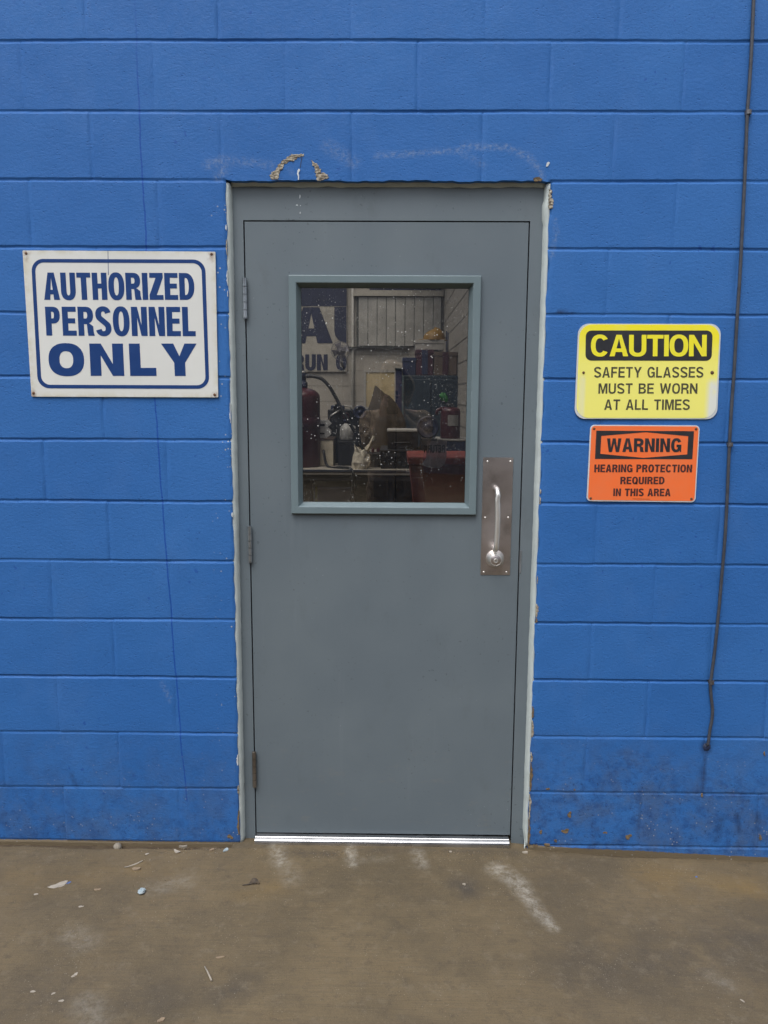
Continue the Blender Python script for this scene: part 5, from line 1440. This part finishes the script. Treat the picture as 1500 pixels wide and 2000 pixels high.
# ------------------------------------------------------------------ the yard behind the camera (mirrored in the glass)
im('sheet', (.15, .165, .19), .5); im('sheetdark', (.05, .05, .06), .6)
wh = empty('sky_block_shed', (0, -13.5, 0), 'grey corrugated metal shed added across the yard to block low sky, mirrored in the door glass', 'shed')  # added shed, set near and tall to keep low sky off the lower wall
v = []; f = []; xs_ = np.arange(-22, 22, .15); n = len(xs_)
for z in (-.9, 6.2):
    for i, x in enumerate(xs_): v.append((x, -13.5-(.04 if i % 2 else 0), z))
for i in range(n-1): f.append((i, i+1, n+i+1, n+i))
v += [(-22, -23, -.9), (22, -23, -.9), (-22, -23, 6.2), (22, -23, 6.2)]
k = 2*n; f += [(0, k, k+2, n), (n-1, k+1, k+3, 2*n-1), (k, k+1, k+3, k+2)]
MB().add(v, f).build('wall', I['sheet'], wh)
MB().box(-22.3, 22.3, -23.3, -13.1, 6.201, 6.4).build('roof', I['sheetdark'], wh)
MB().box(-7.5, -3.5, -13.47, -13.4, -.3, 3.2).build('door', I['sheetdark'], wh)

# ------------------------------------------------------------------ the photographer, standing where the camera is
PM = {'coat': basic('tan_work_jacket', (.36, .27, .185, 1), (.25, .185, .125, 1), .85, 0, 14, .5, 60), 'trouser': basic('dark_trousers', (.03, .032, .04, 1), (.045, .045, .055, 1), .85),
      'skin': basic('skin', (.42, .25, .17, 1), (.36, .20, .14, 1), .5), 'boot': basic('brown_boots', (.06, .04, .025, 1), None, .6), 'phone': basic('black_phone', (.012, .012, .014, 1), None, .25),
      'eye': basic('eye', (.7, .68, .65, 1), None, .2), 'lens': basic('lens_ring', (.5, .5, .5, 1), None, .2, 1)}
pz = floor_z(.05)
pr = empty('person', (.05, -2.98, pz), 'person in a tan hooded jacket holding a phone up, mirrored in the door glass', 'person')
def caps(mb, a, b, ra, rb, n=12):
    a, b = Vector(a), Vector(b); d = b-a; L_ = d.length; steps = 6
    prof = [(ra*math.cos(t), ra*math.sin(t)) for t in np.linspace(-math.pi/2+.05, 0, 4)]
    prof += [(ra+(rb-ra)*s, L_*s) for s in np.linspace(.15, .85, 4)]
    prof += [(rb*math.cos(t), L_+rb*math.sin(t)) for t in np.linspace(0, math.pi/2-.05, 4)]
    mb.lathe(a, d, prof, n)
def chain(mb, pts, rs):
    for i in range(len(pts)-1): caps(mb, pts[i], pts[i+1], rs[i], rs[i+1])
def ell(mb, c, r, n=16):
    v = []; f = []
    for j in range(n+1):
        ph = -math.pi/2+math.pi*j/n
        for i in range(n):
            t = 2*math.pi*i/n; v.append((c[0]+r[0]*math.cos(ph)*math.cos(t)*1.0001+1e-5*i, c[1]+r[1]*math.cos(ph)*math.sin(t), c[2]+r[2]*math.sin(ph)))
    for j in range(n):
        for i in range(n): f.append((j*n+i, j*n+(i+1) % n, (j+1)*n+(i+1) % n, (j+1)*n+i))
    mb.add(v, f)
def fuse(mb, name, mat, parent, voxel, it=3):
    me = mb.mesh(name); o = bpy.data.objects.new('tmp_fuse', me); COL.objects.link(o)
    md = o.modifiers.new('r', 'REMESH'); md.mode = 'VOXEL'; md.voxel_size = voxel
    sm = o.modifiers.new('s', 'SMOOTH'); sm.iterations = it; sm.factor = .5
    dg = bpy.context.evaluated_depsgraph_get(); dg.update()
    m2 = bpy.data.meshes.new_from_object(o.evaluated_get(dg)); m2.name = name
    bpy.data.objects.remove(o); return link(name, m2, mat, parent, True)
HC = Vector((.052, -2.905, 1.615))
LXc = CAM[0]
body = MB()
ell(body, HC, (.074, .094, .112)); ell(body, HC+Vector((0, .03, -.055)), (.056, .070, .065))
caps(body, HC+Vector((0, .093, .012)), HC+Vector((0, .106, -.018)), .010, .015)
for s in (-1, 1):
    caps(body, HC+Vector((s*.075, -.005, .012)), HC+Vector((s*.077, -.008, -.022)), .013, .009)
    caps(body, HC+Vector((s*.015, .086, .038)), HC+Vector((s*.045, .075, .036)), .010, .008)
caps(body, HC+Vector((-.018, .092, -.058)), HC+Vector((.018, .092, -.058)), .009, .009)
chain(body, [HC+Vector((0, -.02, -.09)), (.05, -2.955, 1.45), (.05, -2.975, 1.30), (.05, -2.98, 1.05), (.05, -2.98, .92)], [.058, .062, .13, .125, .13])
for s in (-1, 1):
    hip = (.05+s*.095, -2.98, .90); kn = (.05+s*.115, -2.955, .48); an = (.05+s*.12, -2.985, .09+pz)
    chain(body, [hip, kn, an], [.088, .058, .040]); chain(body, [an, (.05+s*.135, -2.86, .035+pz)], [.040, .030])
    sh_p = Vector((.05+s*.17, -2.975, 1.40)); el = Vector((.05+s*.165, -2.79, 1.235)); wr_ = Vector((LXc+s*.062, -2.665, 1.435))
    chain(body, [(.05, -2.97, 1.39), sh_p, el, wr_], [.09, .062, .044, .029])
    pc_ = Vector((LXc+s*.050, -2.632, 1.505)); chain(body, [wr_, pc_], [.028, .030]); caps(body, wr_+Vector((s*.004, .0, .03)), pc_+Vector((-s*.006, .004, .012)), .024, .020)
    for k, (L_, dz) in enumerate(((.030, .052), (.034, .030), (.032, .008), (.026, -.014))):       # four fingers curl round the edge of the phone
        b0 = pc_+Vector((s*.004, .004, dz*.8)); p1 = Vector((LXc+s*.052, -2.6135, 1.507+dz)); p2 = Vector((LXc+s*(.050-.2*L_), -2.6045, 1.510+dz)); p3 = Vector((LXc+s*(.046-L_*.5), -2.6040, 1.511+dz))
        if p3.z > 1.545: p2.y -= .0; 
        chain(body, [b0, p1, p2, p3], [.0098, .0088, .0078, .0068])
    chain(body, [pc_+Vector((-s*.006, -.010, -.010)), Vector((LXc+s*.040, -2.640, 1.500)), Vector((LXc+s*.022, -2.6345, 1.515))], [.013, .0105, .0085])   # thumb on the back side
fuse(body, 'body', PM['skin'], pr, .0055, 2)
coat = MB()
rings = [(1.475, .075, .075, .015), (1.455, .095, .090, .012), (1.425, .165, .105, .006), (1.39, .205, .120, 0), (1.30, .205, .140, 0), (1.18, .195, .145, 0), (1.05, .195, .148, 0), (.93, .205, .155, 0), (.80, .215, .165, 0), (.775, .215, .165, 0)]
v = []; f = []; nu = 40
for z, rx, ry, dy in rings:
    for i in range(nu):
        t = 2*math.pi*i/nu; c_, s_ = math.cos(t), math.sin(t)
        v.append((.05+rx*math.copysign(abs(c_)**.8, c_), -2.975+dy+ry*math.copysign(abs(s_)**.8, s_), z))
for k in range(len(rings)-1):
    for i in range(nu): f.append((k*nu+i, k*nu+(i+1) % nu, (k+1)*nu+(i+1) % nu, (k+1)*nu+i))
f += [tuple(range(nu)), tuple((len(rings)-1)*nu+i for i in range(nu))]
coat.add(v, f)
for s in (-1, 1):
    chain(coat, [(.05+s*.10, -2.97, 1.375), (.05+s*.175, -2.970, 1.385), (.05+s*.185, -2.88, 1.305), (.05+s*.168, -2.79, 1.237), (.05+s*.10, -2.725, 1.335), (LXc+s*.068, -2.683, 1.402)], [.085, .086, .076, .066, .056, .047])
    a_, b_2 = Vector((LXc+s*.070, -2.686, 1.398)), Vector((LXc+s*.066, -2.676, 1.420))
    coat.lathe(a_, b_2-a_, [(.049, 0), (.051, .006), (.051, .024), (.046, .028)], 20)
oc = fuse(coat, 'jacket', PM['coat'], pr, .010, 2)
for v_ in oc.data.vertices:
    p = v_.co
    fold = mnoise.noise(Vector((p.x*9, p.y*9, p.z*26+p.x*14)))*.010+mnoise.noise(p*45)*.004
    v_.co = p+v_.normal*fold
MB().box(.046, .054, -2.975+.158, -2.975+.171, .80, 1.36, .002).build('zip', PM['phone'], oc)
for s in (-1, 1):
    MB().box(.05+s*.105-.055, .05+s*.105+.055, -2.975+.135, -2.975+.165, .86, 1.0, .008).build('pocket', PM['coat'], oc)
tro = MB()
chain(tro, [(.05, -2.98, .98), (.05, -2.98, .88)], [.15, .15])
for s in (-1, 1): chain(tro, [(.05+s*.09, -2.98, .88), (.05+s*.115, -2.955, .48), (.05+s*.12, -2.985, .12+pz)], [.112, .085, .074])
fuse(tro, 'trousers', PM['trouser'], pr, .013, 3)
for s in (-1, 1):
    bt_ = MB(); chain(bt_, [(.05+s*.12, -2.995, .17+pz), (.05+s*.12, -2.995, .062+pz)], [.060, .060]); chain(bt_, [(.05+s*.12, -3.0, .048+pz), (.05+s*.135, -2.85, .042+pz)], [.050, .043])
    o = fuse(bt_, 'boot', PM['boot'], pr, .009, 2)
    for v_ in o.data.vertices: v_.co.z = max(v_.co.z, pz+.0005)
# hood: open shell round the head with a soft peak
v = []; f = []; nu, nv = 26, 14
for j in range(nv+1):
    t = j/nv                                    # 0 front rim .. 1 back
    for i in range(nu):
        a_ = -2.45+4.9*i/(nu-1)                   # from one side of the chin over the crown to the other
        wob = 1+.05*math.sin(5*a_+3*t)+.04*mnoise.noise(Vector((a_*2, t*4, 0)))
        rr_ = .128*math.sin(math.pi*(.34+.60*t))**.6*wob
        x_ = rr_*math.sin(a_)*.90; z_ = rr_*math.cos(a_)*1.18
        pk = max(0, math.cos(a_+.42))**6*.055*math.exp(-((t-.25)/.25)**2)
        v.append((HC.x+x_-pk*.6, HC.y+.085-.215*t, HC.z+.005+z_+pk-.03*t))
for j in range(nv):
    for i in range(nu-1): f.append((j*nu+i, j*nu+i+1, (j+1)*nu+i+1, (j+1)*nu+i))
ho = MB().add(v, f).build('hood', PM['coat'], pr, True)
md = ho.modifiers.new('thick', 'SOLIDIFY'); md.thickness = .007; md.offset = 1
for s in (-1, 1): MB().lathe(HC+Vector((s*.030, .083, .022)), (0, 1, .0), [(.004, 0), (.009, .003), (.007, .008), (.002, .010)], 12).build('eye', PM['eye'], pr, True)
ph = empty('phone', (LXc, -2.6205, 1.455), 'black phone held up by the person in the tan jacket', 'phone')
prism([(rrect(LXc-.038, LXc+.038, 1.442, 1.598, .010, 6), [])], -2.6250, -2.6165).build('case', PM['phone'], ph)
MB().lathe((LXc, -2.6164, CAM[2]), (0, 1, 0), [(.009, 0), (.009, .0012), (.006, .0016), (.0055, .0006), (.001, .0006)], 20).build('lens', PM['lens'], ph, True)
# the frame and door stand a little deeper in the wall
for o in (fr, dr): o.location.y += .012
